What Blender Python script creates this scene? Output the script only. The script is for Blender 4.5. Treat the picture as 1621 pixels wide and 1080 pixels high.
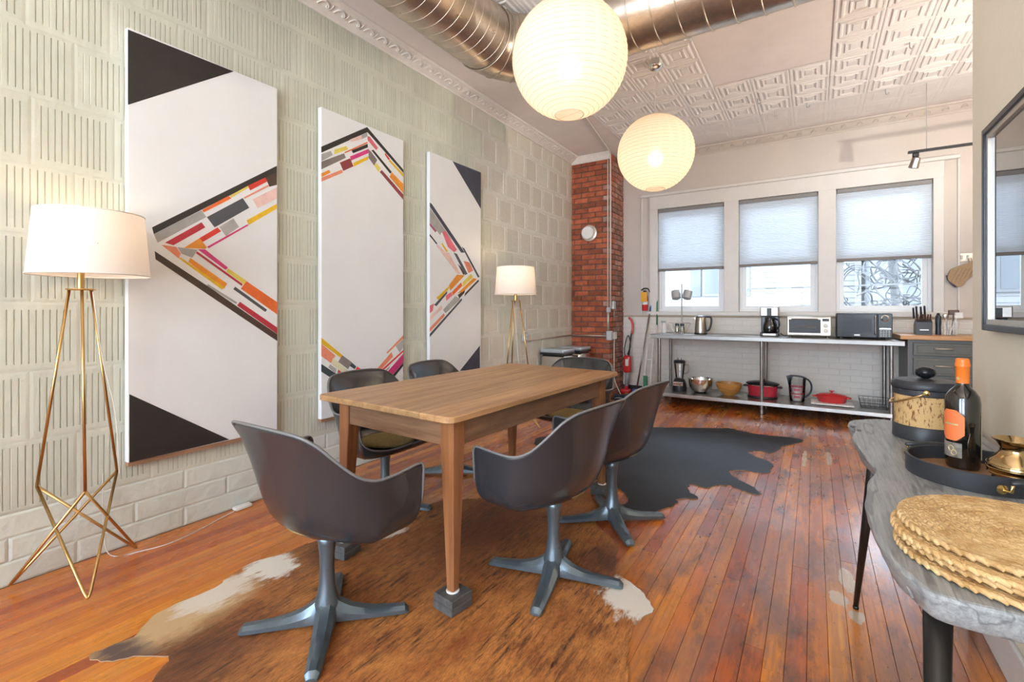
import bpy, bmesh, math, random
from mathutils import Vector, Matrix, geometry
random.seed(7)
for o in list(bpy.data.objects):
    bpy.data.objects.remove(o)
SC = bpy.context.scene
COL = SC.collection
PI = math.pi
R = math.radians

# ------------------------------------------------------------------ camera
cam_data = bpy.data.cameras.new('camera')
cam_data.sensor_width = 36.0
cam_data.lens = 747.25 / 1621 * 36.0
cam_data.shift_y = -50.0 / 1621
cam_data.clip_start = 0.05
cam = bpy.data.objects.new('camera', cam_data)
COL.objects.link(cam)
cam.location = (2.99, 0.0, 1.22)
cam.rotation_euler = (R(90), 0, R(32.55))
SC.camera = cam

# ------------------------------------------------------------------ world, portals, exposure
SKY_STRENGTH = 6.5
FILL_POWER = 40.0      # added fill uplighters, watts of light
world = bpy.data.worlds.new('world')
SC.world = world
world.use_nodes = True
wn = world.node_tree
for n in list(wn.nodes):
    wn.nodes.remove(n)
w_out = wn.nodes.new('ShaderNodeOutputWorld')
w_bg = wn.nodes.new('ShaderNodeBackground')
w_bg.inputs['Strength'].default_value = SKY_STRENGTH
w_tc = wn.nodes.new('ShaderNodeTexCoord')
w_sep = wn.nodes.new('ShaderNodeSeparateXYZ')
w_mr = wn.nodes.new('ShaderNodeMapRange')
w_mr.inputs['From Min'].default_value = -0.1
w_mr.inputs['From Max'].default_value = 0.7
w_mix = wn.nodes.new('ShaderNodeMix')
w_mix.data_type = 'RGBA'
w_mix.inputs['A'].default_value = (0.84, 0.91, 1.0, 1)
w_mix.inputs['B'].default_value = (0.66, 0.80, 1.0, 1)
wn.links.new(w_tc.outputs['Generated'], w_sep.inputs[0])
wn.links.new(w_sep.outputs['Z'], w_mr.inputs['Value'])
wn.links.new(w_mr.outputs[0], w_mix.inputs['Factor'])
wn.links.new(w_mix.outputs['Result'], w_bg.inputs['Color'])
wn.links.new(w_bg.outputs[0], w_out.inputs['Surface'])

SC.view_settings.view_transform = 'Standard'
SC.view_settings.look = 'None'
SC.view_settings.gamma = 1.0
SC.view_settings.use_curve_mapping = False
SC.view_settings.exposure = 1.27


def portal(loc, rot, sx, sy):
    d = bpy.data.lights.new('window_portal', 'AREA')
    d.shape = 'RECTANGLE'
    d.size, d.size_y = sx, sy
    d.cycles.is_portal = True
    o = bpy.data.objects.new('window_portal', d)
    COL.objects.link(o)
    o.location, o.rotation_euler = loc, rot


# daylight openings of the room: three windows in the far wall, three behind the camera, two in the kitchen side
WIN_X = ((1.10, 1.98), (2.16, 3.04), (3.22, 4.10))
BACK_X = ((0.25, 1.75), (1.95, 3.45), (3.65, 5.15))
for a, b in WIN_X:
    portal(((a + b) / 2, 7.16, 1.93), (R(-90), 0, 0), b - a, 1.46)
for a, b in BACK_X:
    portal(((a + b) / 2, -3.16, 1.80), (R(90), 0, 0), b - a, 2.8)

# ------------------------------------------------------------------ materials
MATS = {}


def _nodes(m):
    m.use_nodes = True
    nt = m.node_tree
    return nt, nt.nodes['Principled BSDF'], nt.nodes, nt.links


def pm(name, base, rough=0.5, metal=0.0, var=0.0, vscale=6.0, col2=None, stretch=(1, 1, 1), bump=0.0, bscale=60.0,
       bstretch=None, rnd=0.0, coat=0.0, spec=0.5, rvar=0.0, detail=4.0, lo=0.35, hi=0.65, local=False, coat_rough=0.1, aniso=0.0):
    """Principled material: noise mix of two colours, per-object brightness, noise bump, noise roughness."""
    m = bpy.data.materials.new(name)
    nt, p, N, L = _nodes(m)
    c = (*base, 1)
    p.inputs['Base Color'].default_value = c
    p.inputs['Roughness'].default_value = rough
    p.inputs['Metallic'].default_value = metal
    p.inputs['Specular IOR Level'].default_value = spec
    p.inputs['Coat Weight'].default_value = coat
    p.inputs['Coat Roughness'].default_value = coat_rough
    m.diffuse_color = c
    if local:
        src = N.new('ShaderNodeTexCoord').outputs['Object']
    else:
        src = N.new('ShaderNodeNewGeometry').outputs['Position']
    out = None
    if col2 is not None or var:
        mp = N.new('ShaderNodeMapping')
        mp.inputs['Scale'].default_value = stretch
        nz = N.new('ShaderNodeTexNoise')
        nz.inputs['Scale'].default_value = vscale
        nz.inputs['Detail'].default_value = detail
        nz.inputs['Roughness'].default_value = 0.65
        L.new(src, mp.inputs[0])
        L.new(mp.outputs[0], nz.inputs['Vector'])
        mr = N.new('ShaderNodeMapRange')
        mr.inputs['From Min'].default_value = lo
        mr.inputs['From Max'].default_value = hi
        L.new(nz.outputs['Fac'], mr.inputs['Value'])
        mx = N.new('ShaderNodeMix')
        mx.data_type = 'RGBA'
        mx.inputs['A'].default_value = c
        c2 = col2 if col2 is not None else tuple(max(0, v * (1 - var)) for v in base)
        mx.inputs['B'].default_value = (*c2, 1)
        L.new(mr.outputs[0], mx.inputs['Factor'])
        out = mx.outputs['Result']
        if rvar:
            ra = N.new('ShaderNodeMath')
            ra.operation = 'MULTIPLY_ADD'
            ra.inputs[1].default_value = rvar
            ra.inputs[2].default_value = rough - rvar / 2
            L.new(nz.outputs['Fac'], ra.inputs[0])
            L.new(ra.outputs[0], p.inputs['Roughness'])
    if rnd:
        oi = N.new('ShaderNodeObjectInfo')
        hs = N.new('ShaderNodeHueSaturation')
        ma = N.new('ShaderNodeMath')
        ma.operation = 'MULTIPLY_ADD'
        ma.inputs[1].default_value = 2 * rnd
        ma.inputs[2].default_value = 1 - rnd
        L.new(oi.outputs['Random'], ma.inputs[0])
        L.new(ma.outputs[0], hs.inputs['Value'])
        if out is not None:
            L.new(out, hs.inputs['Color'])
        else:
            hs.inputs['Color'].default_value = c
        out = hs.outputs['Color']
    if out is not None:
        L.new(out, p.inputs['Base Color'])
    if bump:
        mp2 = N.new('ShaderNodeMapping')
        mp2.inputs['Scale'].default_value = bstretch or stretch
        n2 = N.new('ShaderNodeTexNoise')
        n2.inputs['Scale'].default_value = bscale
        n2.inputs['Detail'].default_value = 3
        L.new(src, mp2.inputs[0])
        L.new(mp2.outputs[0], n2.inputs['Vector'])
        bp = N.new('ShaderNodeBump')
        bp.inputs['Strength'].default_value = bump
        bp.inputs['Distance'].default_value = 0.01
        L.new(n2.outputs['Fac'], bp.inputs['Height'])
        L.new(bp.outputs[0], p.inputs['Normal'])
    MATS[name] = m
    return m


def emis(name, col, strength):
    m = bpy.data.materials.new(name)
    nt, p, N, L = _nodes(m)
    p.inputs['Base Color'].default_value = (*col, 1)
    p.inputs['Emission Color'].default_value = (*col, 1)
    p.inputs['Emission Strength'].default_value = strength
    MATS[name] = m
    return m


def glass(name, tint=(1, 1, 1), refl=0.08, rough=0.0):
    """thin clear pane: mostly transparent with a Fresnel-weighted mirror"""
    m = bpy.data.materials.new(name)
    nt, p, N, L = _nodes(m)
    N.remove(p)
    o = N['Material Output']
    t = N.new('ShaderNodeBsdfTransparent')
    t.inputs[0].default_value = (*tint, 1)
    g = N.new('ShaderNodeBsdfGlossy')
    g.inputs['Roughness'].default_value = rough
    f = N.new('ShaderNodeFresnel')
    f.inputs['IOR'].default_value = 1.5
    ad = N.new('ShaderNodeMath')
    ad.operation = 'MULTIPLY_ADD'
    ad.inputs[1].default_value = 1.0
    ad.inputs[2].default_value = refl - 0.04
    ad.use_clamp = True
    L.new(f.outputs[0], ad.inputs[0])
    mx = N.new('ShaderNodeMixShader')
    L.new(ad.outputs[0], mx.inputs[0])
    L.new(t.outputs[0], mx.inputs[1])
    L.new(g.outputs[0], mx.inputs[2])
    L.new(mx.outputs[0], o.inputs['Surface'])
    MATS[name] = m
    return m


def cloth_light(name, col, trans=0.6, emit=0.0, ecol=(1, .8, .55), glow=0.0):
    """lampshade / blind / paper: diffuse front, light passing through, optional forward-scattered glow and own light"""
    m = bpy.data.materials.new(name)
    nt, p, N, L = _nodes(m)
    N.remove(p)
    o = N['Material Output']
    d = N.new('ShaderNodeBsdfDiffuse')
    d.inputs[0].default_value = (*col, 1)
    t = N.new('ShaderNodeBsdfTranslucent')
    t.inputs[0].default_value = (*col, 1)
    mx = N.new('ShaderNodeMixShader')
    mx.inputs[0].default_value = trans
    L.new(d.outputs[0], mx.inputs[1])
    L.new(t.outputs[0], mx.inputs[2])
    last = mx.outputs[0]
    if glow:
        r = N.new('ShaderNodeBsdfRefraction')
        r.inputs['Color'].default_value = (*col, 1)
        r.inputs['Roughness'].default_value = 0.75
        r.inputs['IOR'].default_value = 1.12
        m2 = N.new('ShaderNodeMixShader')
        m2.inputs[0].default_value = glow
        L.new(last, m2.inputs[1])
        L.new(r.outputs[0], m2.inputs[2])
        last = m2.outputs[0]
    if emit:
        e = N.new('ShaderNodeEmission')
        e.inputs[0].default_value = (*ecol, 1)
        e.inputs[1].default_value = emit
        a = N.new('ShaderNodeAddShader')
        L.new(last, a.inputs[0])
        L.new(e.outputs[0], a.inputs[1])
        last = a.outputs[0]
    L.new(last, o.inputs['Surface'])
    MATS[name] = m
    return m


# ------------------------------------------------------------------ mesh helpers
class MB:
    """collects vertices and faces of ONE part"""

    def __init__(s):
        s.v, s.f, s.mi = [], [], []

    def add(s, vs, fs, mi=0):
        k = len(s.v)
        s.v += [tuple(v) for v in vs]
        s.f += [tuple(i + k for i in f) for f in fs]
        s.mi += [mi] * len(fs)
        return s

    def box(s, x0, x1, y0, y1, z0, z1, mi=0):
        vs = [(x, y, z) for z in (z0, z1) for y in (y0, y1) for x in (x0, x1)]
        fs = [(0, 2, 3, 1), (4, 5, 7, 6), (0, 1, 5, 4), (2, 6, 7, 3), (0, 4, 6, 2), (1, 3, 7, 5)]
        return s.add(vs, fs, mi)

    def rbox(s, x0, x1, y0, y1, z0, z1, r=0.01, seg=2, mi=0):
        bm = bmesh.new()
        bmesh.ops.create_cube(bm, size=1)
        for v in bm.verts:
            v.co = Vector(((x0 + x1) / 2 + v.co.x * (x1 - x0), (y0 + y1) / 2 + v.co.y * (y1 - y0), (z0 + z1) / 2 + v.co.z * (z1 - z0)))
        bmesh.ops.bevel(bm, geom=bm.edges[:], offset=r, segments=seg, affect='EDGES', profile=0.5)
        bm.verts.index_update()
        s.add([v.co[:] for v in bm.verts], [[v.index for v in f.verts] for f in bm.faces], mi)
        bm.free()
        return s

    def lathe(s, prof, seg=24, c=(0, 0, 0), cap=True, sx=1.0, sy=1.0, a0=0.0, mi=0):
        """prof: (radius, z) from bottom to top around the z axis"""
        vs, fs = [], []
        n = len(prof)
        for r, z in prof:
            for i in range(seg):
                a = a0 + 2 * PI * i / seg
                vs.append((c[0] + r * sx * math.cos(a), c[1] + r * sy * math.sin(a), c[2] + z))
        for j in range(n - 1):
            for i in range(seg):
                i2 = (i + 1) % seg
                fs.append((j * seg + i, j * seg + i2, (j + 1) * seg + i2, (j + 1) * seg + i))
        if cap:
            fs.append(tuple(reversed(range(seg))))
            fs.append(tuple((n - 1) * seg + i for i in range(seg)))
        return s.add(vs, fs, mi)

    def tube(s, pts, r, seg=8, closed=False, cap=True, mi=0):
        """tube along a polyline; r a number or one per point"""
        P = [Vector(p) for p in pts]
        n = len(P)
        rs = r if isinstance(r, (list, tuple)) else [r] * n
        vs, fs = [], []
        prev = None
        for i, p in enumerate(P):
            if closed:
                t = P[(i + 1) % n] - P[i - 1]
            else:
                t = P[min(i + 1, n - 1)] - P[max(i - 1, 0)]
            t.normalize()
            if prev is None:
                u = t.orthogonal().normalized()
            else:
                u = (prev - t * prev.dot(t))
                u = u.normalized() if u.length > 1e-6 else t.orthogonal().normalized()
            prev = u
            w = t.cross(u)
            for k in range(seg):
                a = 2 * PI * k / seg
                vs.append(p + (u * math.cos(a) + w * math.sin(a)) * rs[i])
        m = n if closed else n - 1
        for j in range(m):
            j2 = (j + 1) % n
            for k in range(seg):
                k2 = (k + 1) % seg
                fs.append((j * seg + k, j * seg + k2, j2 * seg + k2, j2 * seg + k))
        if cap and not closed:
            fs.append(tuple(reversed(range(seg))))
            fs.append(tuple((n - 1) * seg + k for k in range(seg)))
        return s.add(vs, fs, mi)

    def prism(s, poly, z0, z1, axis='z', mi=0):
        """outline extruded; axis 'z': (x, y), 'x': (y, z), 'y': (x, z)"""
        def P(a, b, h):
            return {'z': (a, b, h), 'x': (h, a, b), 'y': (a, h, b)}[axis]
        n = len(poly)
        vs = [P(a, b, z0) for a, b in poly] + [P(a, b, z1) for a, b in poly]
        fs = [tuple(reversed(range(n))), tuple(range(n, 2 * n))] + [(i, (i + 1) % n, n + (i + 1) % n, n + i) for i in range(n)]
        return s.add(vs, fs, mi)

    def grid(s, rows, closed_u=False, mi=0):
        """rows: list of equally long point rows"""
        n, m = len(rows), len(rows[0])
        vs = [p for r_ in rows for p in r_]
        fs = []
        for j in range(n - 1):
            for i in range(m if closed_u else m - 1):
                i2 = (i + 1) % m
                fs.append((j * m + i, j * m + i2, (j + 1) * m + i2, (j + 1) * m + i))
        return s.add(vs, fs, mi)

    def mesh(s, name, mats, smooth=False, fix=True):
        me = bpy.data.meshes.new(name)
        me.from_pydata(s.v, [], s.f)
        if not isinstance(mats, (list, tuple)):
            mats = [mats]
        for m in mats:
            me.materials.append(MATS[m] if isinstance(m, str) else m)
        if any(s.mi):
            me.polygons.foreach_set('material_index', s.mi)
        if fix:
            bm = bmesh.new()
            bm.from_mesh(me)
            bmesh.ops.recalc_face_normals(bm, faces=bm.faces)
            bm.to_mesh(me)
            bm.free()
        if smooth:
            me.shade_smooth()
            if smooth != 'all':
                me.set_sharp_from_angle(angle=R(38))
        me.update()
        return me

    def obj(s, name, mats, parent=None, smooth=False, fix=True, label=None):
        o = bpy.data.objects.new(name, s.mesh(name, mats, smooth, fix))
        COL.objects.link(o)
        o.parent = parent
        if label:
            o['label'] = label
        return o


def tag(o, label, cat, group=None, kind=None):
    o['label'] = label
    o['category'] = cat
    if group:
        o['group'] = group
    if kind:
        o['kind'] = kind
    return o


def thing(name, label, cat, loc=(0, 0, 0), rotz=0.0, group=None, kind=None):
    o = bpy.data.objects.new(name, None)
    o.empty_display_size = 0.1
    COL.objects.link(o)
    o.location = loc
    o.rotation_euler = (0, 0, rotz)
    return tag(o, label, cat, group, kind)


def struct(name, mb, mats, label, cat, smooth=False):
    return tag(mb.obj(name, mats, None, smooth), label, cat, None, 'structure')


def inst(name, me, parent=None, loc=(0, 0, 0), rot=(0, 0, 0), scale=(1, 1, 1)):
    o = bpy.data.objects.new(name, me)
    COL.objects.link(o)
    o.parent = parent
    o.location, o.rotation_euler, o.scale = loc, rot, scale
    return o


def dup(root, loc, rotz, label, group=None):
    """copy of a thing with its parts and sub-parts"""
    def cp(o, par):
        c = o.copy()
        COL.objects.link(c)
        c.parent = par
        for ch in list(o.children):
            cp(ch, c)
        return c
    r_ = cp(root, None)
    r_.location = loc
    r_.rotation_euler = (0, 0, rotz)
    r_['label'] = label
    if group:
        r_['group'] = group
    return r_


def smooth_path(pts, n=6, closed=False):
    """Catmull-Rom through the points"""
    P = [Vector(p) for p in pts]
    out = []
    m = len(P)
    for i in range(m if closed else m - 1):
        if closed:
            a, b, c, d = P[i - 1], P[i], P[(i + 1) % m], P[(i + 2) % m]
        else:
            a, b, c, d = P[max(i - 1, 0)], P[i], P[i + 1], P[min(i + 2, m - 1)]
        for k in range(n):
            t = k / n
            out.append(0.5 * ((2 * b) + (c - a) * t + (2 * a - 5 * b + 4 * c - d) * t * t + (3 * b - a - 3 * c + d) * t ** 3))
    if not closed:
        out.append(P[-1])
    return out


def text_mesh(txt, size, name, mat, parent, loc, rot, depth=0.0004):
    cu = bpy.data.curves.new(name, 'FONT')
    cu.body = txt
    cu.size = size
    cu.align_x = 'CENTER'
    cu.align_y = 'CENTER'
    cu.extrude = depth
    cu.resolution_u = 2
    to = bpy.data.objects.new(name, cu)
    COL.objects.link(to)
    dg = bpy.context.evaluated_depsgraph_get()
    me = bpy.data.meshes.new_from_object(to.evaluated_get(dg))
    bpy.data.objects.remove(to)
    me.materials.clear()
    me.materials.append(MATS[mat])
    o = inst(name, me, parent, loc, rot)
    return o

# ================================================================== MATERIALS
pm('sage', (0.63, 0.635, 0.53), 0.55, var=0.10, vscale=2.2, bump=0.35, bscale=22, rnd=0.035)
pm('taupe_block', (0.60, 0.57, 0.49), 0.6, col2=(0.62, 0.60, 0.52), vscale=3, bump=0.4, bscale=30, rnd=0.06)
pm('pale_joint', (0.70, 0.69, 0.62), 0.6, var=0.1, vscale=9, bump=0.5, bscale=40)
pm('sage_brick', (0.68, 0.70, 0.62), 0.5, var=0.08, vscale=4, bump=0.8, bscale=14, rnd=0.02)
pm('mortar', (0.17, 0.14, 0.11), 0.9, var=0.3, vscale=20)
pm('plaster_pink', (0.64, 0.58, 0.53), 0.6, var=0.05, vscale=2, bump=0.1, bscale=30)
pm('plaster_cream', (0.86, 0.80, 0.66), 0.6, var=0.04, vscale=2, bump=0.08, bscale=60)
pm('ceiling_white', (0.80, 0.77, 0.76), 0.5, var=0.05, vscale=5, bump=0.15, bscale=20)
pm('ceiling_plaster', (0.82, 0.76, 0.74), 0.6, var=0.08, vscale=2.5, bump=0.12, bscale=8)
pm('cornice_white', (0.80, 0.76, 0.72), 0.5, var=0.08, vscale=14)
pm('trim_white', (0.74, 0.715, 0.69), 0.4, var=0.04, vscale=6)
pm('trim_brown', (0.45, 0.36, 0.27), 0.6)  # brownish trim line just below the window sills
pm('frame_white', (0.84, 0.86, 0.88), 0.35)
pm('brick_red', (0.46, 0.125, 0.05), 0.75, col2=(0.30, 0.07, 0.035), vscale=14, bump=0.6, bscale=60, rnd=0.38)
pm('brick_worn', (0.34, 0.13, 0.09), 0.8, col2=(0.47, 0.36, 0.31), vscale=9, bump=0.8, bscale=40, rnd=0.3, lo=0.45, hi=0.75)
pm('subfloor', (0.03, 0.014, 0.008), 0.8)
pm('baseboard_dark', (0.045, 0.028, 0.022), 0.5, var=0.3)
pm('dark_plinth', (0.02, 0.02, 0.022), 0.6)


FILLER = ((3.083, 2.41, 0.032, 0.55), (3.120, 2.60, 0.030, 0.30), (3.135, 2.31, 0.022, 0.5), (2.93, 4.55, 0.014, 0.06), (3.10, 4.65, 0.016, 0.08))


def plank_material():
    m = bpy.data.materials.new('heart_pine')
    nt, p, N, L = _nodes(m)
    geo = N.new('ShaderNodeNewGeometry')
    oi = N.new('ShaderNodeObjectInfo')
    # grain coordinates shifted per plank
    add = N.new('ShaderNodeVectorMath')
    add.operation = 'MULTIPLY_ADD'
    cmb = N.new('ShaderNodeCombineXYZ')
    for k in range(3):
        L.new(oi.outputs['Random'], cmb.inputs[k])
    L.new(cmb.outputs[0], add.inputs[0])
    add.inputs[1].default_value = (13, 37, 5)
    L.new(geo.outputs['Position'], add.inputs[2])

    def noise(vec, sc, stretch, detail=4, rough=0.6):
        mp = N.new('ShaderNodeMapping')
        mp.inputs['Scale'].default_value = stretch
        L.new(vec, mp.inputs[0])
        nz = N.new('ShaderNodeTexNoise')
        nz.inputs['Scale'].default_value = sc
        nz.inputs['Detail'].default_value = detail
        nz.inputs['Roughness'].default_value = rough
        L.new(mp.outputs[0], nz.inputs['Vector'])
        return nz.outputs['Fac']

    def ramp(fac, stops):
        r = N.new('ShaderNodeValToRGB')
        e = r.color_ramp.elements
        while len(e) < len(stops):
            e.new(0.5)
        for el, (pos, c) in zip(e, stops):
            el.position, el.color = pos, (*c, 1)
        L.new(fac, r.inputs[0])
        return r.outputs[0]

    def mix(fac, a, b, mode='MIX'):
        x = N.new('ShaderNodeMix')
        x.data_type = 'RGBA'
        x.blend_type = mode
        for sock, val in (('Factor', fac), ('A', a), ('B', b)):
            if isinstance(val, (tuple, float, int)):
                x.inputs[sock].default_value = (*val, 1) if isinstance(val, tuple) else val
            else:
                L.new(val, x.inputs[sock])
        return x.outputs['Result']

    def maprange(v, a, b, c=0.0, d=1.0):
        r = N.new('ShaderNodeMapRange')
        for nme, val in (('From Min', a), ('From Max', b), ('To Min', c), ('To Max', d)):
            r.inputs[nme].default_value = val
        L.new(v, r.inputs['Value'])
        return r.outputs[0]

    def mul(a, b):
        x = N.new('ShaderNodeMath')
        x.operation = 'MULTIPLY'
        for i, v in enumerate((a, b)):
            if isinstance(v, (int, float)):
                x.inputs[i].default_value = v
            else:
                L.new(v, x.inputs[i])
        return x.outputs[0]

    tone = ramp(oi.outputs['Random'], [(0.0, (0.36, 0.060, 0.008)), (0.25, (0.58, 0.125, 0.010)), (0.5, (0.80, 0.275, 0.018)),
                                       (0.75, (0.66, 0.18, 0.012)), (1.0, (0.84, 0.33, 0.025))])
    grain = noise(add.outputs[0], 1.0, (70, 2.2, 70), 5, 0.7)
    g = maprange(grain, 0.35, 0.68)
    col = mix(mul(g, 0.65), tone, (0.26, 0.052, 0.010))
    # old dark stains, heavier in the walked strip on the window side of the room
    sx = N.new('ShaderNodeSeparateXYZ')
    L.new(geo.outputs['Position'], sx.inputs[0])
    walk = maprange(sx.outputs['X'], 1.7, 2.7, 0.10, 1.0)
    st = noise(geo.outputs['Position'], 1.0, (7, 2.0, 7), 6, 0.75)
    stain = mul(maprange(st, 0.48, 0.64), walk)
    col = mix(mul(stain, 0.9), col, (0.055, 0.020, 0.016))
    wr = noise(geo.outputs['Position'], 1.0, (5.5, 1.6, 5), 4, 0.6)
    worn = mul(maprange(wr, 0.42, 0.60), walk)
    col = mix(mul(worn, 0.62), col, (0.29, 0.135, 0.095))
    # small dark pits
    pits = noise(geo.outputs['Position'], 55.0, (1.0, 0.6, 1.0), 2, 0.5)
    area = maprange(noise(geo.outputs['Position'], 2.2, (1, 1, 1), 2), 0.42, 0.62)
    pit = mul(mul(maprange(pits, 0.66, 0.70), area), maprange(sx.outputs['X'], 1.2, 2.2, 0.25, 1.0))
    col = mix(mul(pit, 0.9), col, (0.028, 0.012, 0.008))
    # pale worn-through spots of old filler near the console
    fil = noise(geo.outputs['Position'], 16.0, (1, 0.6, 1), 4)
    for cx_, cy_, r0_, sq_ in FILLER:
        sb = N.new('ShaderNodeVectorMath')
        sb.operation = 'SUBTRACT'
        L.new(geo.outputs['Position'], sb.inputs[0])
        sb.inputs[1].default_value = (cx_, cy_, 0)
        sc_ = N.new('ShaderNodeVectorMath')
        sc_.operation = 'MULTIPLY'
        L.new(sb.outputs[0], sc_.inputs[0])
        sc_.inputs[1].default_value = (1, sq_, 0)
        ln_ = N.new('ShaderNodeVectorMath')
        ln_.operation = 'LENGTH'
        L.new(sc_.outputs[0], ln_.inputs[0])
        sm_ = N.new('ShaderNodeMath')
        sm_.operation = 'MULTIPLY_ADD'
        L.new(fil, sm_.inputs[0])
        sm_.inputs[1].default_value = r0_ * 2.4
        L.new(ln_.outputs['Value'], sm_.inputs[2])
        col = mix(maprange(sm_.outputs[0], r0_ * 2.35, r0_ * 2.15), col, (0.60, 0.46, 0.32))
    L.new(col, p.inputs['Base Color'])
    ro = N.new('ShaderNodeMath')
    ro.operation = 'MULTIPLY_ADD'
    L.new(noise(geo.outputs['Position'], 4.0, (2, 0.5, 2), 3), ro.inputs[0])
    ro.inputs[1].default_value = 0.24
    ro.inputs[2].default_value = 0.16
    L.new(ro.outputs[0], p.inputs['Roughness'])
    p.inputs['Specular IOR Level'].default_value = 0.5
    p.inputs['Coat Weight'].default_value = 0.40
    p.inputs['Coat Roughness'].default_value = 0.16
    bp = N.new('ShaderNodeBump')
    bp.inputs['Strength'].default_value = 0.25
    bp.inputs['Distance'].default_value = 0.004
    bh = N.new('ShaderNodeMath')
    bh.operation = 'ADD'
    L.new(grain, bh.inputs[0])
    L.new(noise(geo.outputs['Position'], 9.0, (1, 0.35, 1), 2), bh.inputs[1])
    L.new(bh.outputs[0], bp.inputs['Height'])
    L.new(bp.outputs[0], p.inputs['Normal'])
    MATS['heart_pine'] = m


plank_material()

# ================================================================== THE ROOM SHELL
FAR = 6.88      # far (window) wall
RW = 3.54       # right partition
CEIL = 3.43
KX = 5.3        # kitchen side wall
BACK = -3.0
COLX, COLY = 0.585, 6.31   # brick column corner


def holed(mb, x0, x1, z0, z1, y0, y1, holes, axis='y'):
    """wall slab with rectangular openings; axis 'y': runs along x, axis 'x': runs along y"""
    xs = sorted({x0, x1} | {h[0] for h in holes} | {h[1] for h in holes})
    zs = sorted({z0, z1} | {h[2] for h in holes} | {h[3] for h in holes})
    for a, b in zip(xs, xs[1:]):
        for c, d in zip(zs, zs[1:]):
            m, n = (a + b) / 2, (c + d) / 2
            if any(h[0] < m < h[1] and h[2] < n < h[3] for h in holes):
                continue
            if axis == 'y':
                mb.box(a, b, y0, y1, c, d)
            else:
                mb.box(y0, y1, a, b, c, d)
    bm = bmesh.new()
    vs = [bm.verts.new(v) for v in mb.v]
    for f in mb.f:
        bm.faces.new([vs[i] for i in f])
    bmesh.ops.remove_doubles(bm, verts=bm.verts[:], dist=1e-5)
    # drop the coincident inner faces
    seen = {}
    for f in list(bm.faces):
        k = tuple(sorted(v.index for v in f.verts))
        bm.verts.index_update()
    bm.verts.index_update()
    for f in list(bm.faces):
        seen.setdefault(tuple(sorted(v.index for v in f.verts)), []).append(f)
    kill = [f for fs in seen.values() if len(fs) > 1 for f in fs]
    bmesh.ops.delete(bm, geom=kill, context='FACES')
    bm.verts.index_update()
    mb.v = [v.co[:] for v in bm.verts]
    mb.f = [tuple(v.index for v in f.verts) for f in bm.faces]
    mb.mi = [0] * len(mb.f)
    bm.free()
    return mb


# ---- floor with its planks
floor = struct('floor', MB().box(-0.15, KX + 0.1, BACK - 0.15, FAR + 0.25, -0.12, -0.014), 'subfloor',
               'worn orange heart pine strip floor running toward the windows', 'floor')
PW = 0.0645
plank_me = MB()
hw, ch = PW / 2 - 0.0005, 0.0010
prof = [(-hw, -0.014), (hw, -0.014), (hw, -ch), (hw - ch, 0), (-hw + ch, 0), (-hw, -ch)]
plank_me.prism(prof, -0.5, 0.5, axis='y')
plank_me = plank_me.mesh('plank', 'heart_pine')
rng = random.Random(11)
far_planks = []
row = 0
x = 0.004
n_pl = 0
while x + PW < KX:
    xc = x + PW / 2
    y0 = 0.25 if xc < 2.95 else (0.55 if xc < RW else 2.3)
    if xc > 4.5:
        y0 = None
    if y0 is not None:
        y = y0 - rng.uniform(0.0, 1.2)
        while y < FAR - 0.02:
            ln = rng.uniform(1.3, 3.4)
            e = min(y + ln, FAR - 0.005)
            if FAR - e < 0.5:
                e = FAR - 0.005
            if e > y0 - 0.1:
                inst('plank', plank_me, floor, (xc, (y + e) / 2, rng.uniform(-0.0006, 0.0)), (0, 0, 0), (1, e - y - 0.0012, 1))
                n_pl += 1
            y = e
        start = y0 - 1.2
    else:
        start = FAR - 0.005
    # the strips behind the camera and out of view
    yy = BACK
    while yy < start - 0.05:
        e = min(yy + rng.uniform(1.5, 3.5), start)
        far_planks.append((xc, yy, e))
        yy = e
    x += PW
mb = MB()
for xc, a, b in far_planks:
    mb.box(xc - hw, xc + hw, a, b - 0.002, -0.013, -0.002)
fp = mb.obj('floor_planks', 'heart_pine', floor)
fp['kind'] = 'stuff'

# ---- left wall of ribbed hollow-tile blocks
wl = struct('wall_left', MB().box(-0.16, -0.0125, BACK, FAR + 0.2, 0, 3.6), 'sage',
            'sage painted wall of ribbed terracotta blocks behind the paintings', 'wall')
BH, BL = 0.3125, 0.302


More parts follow.
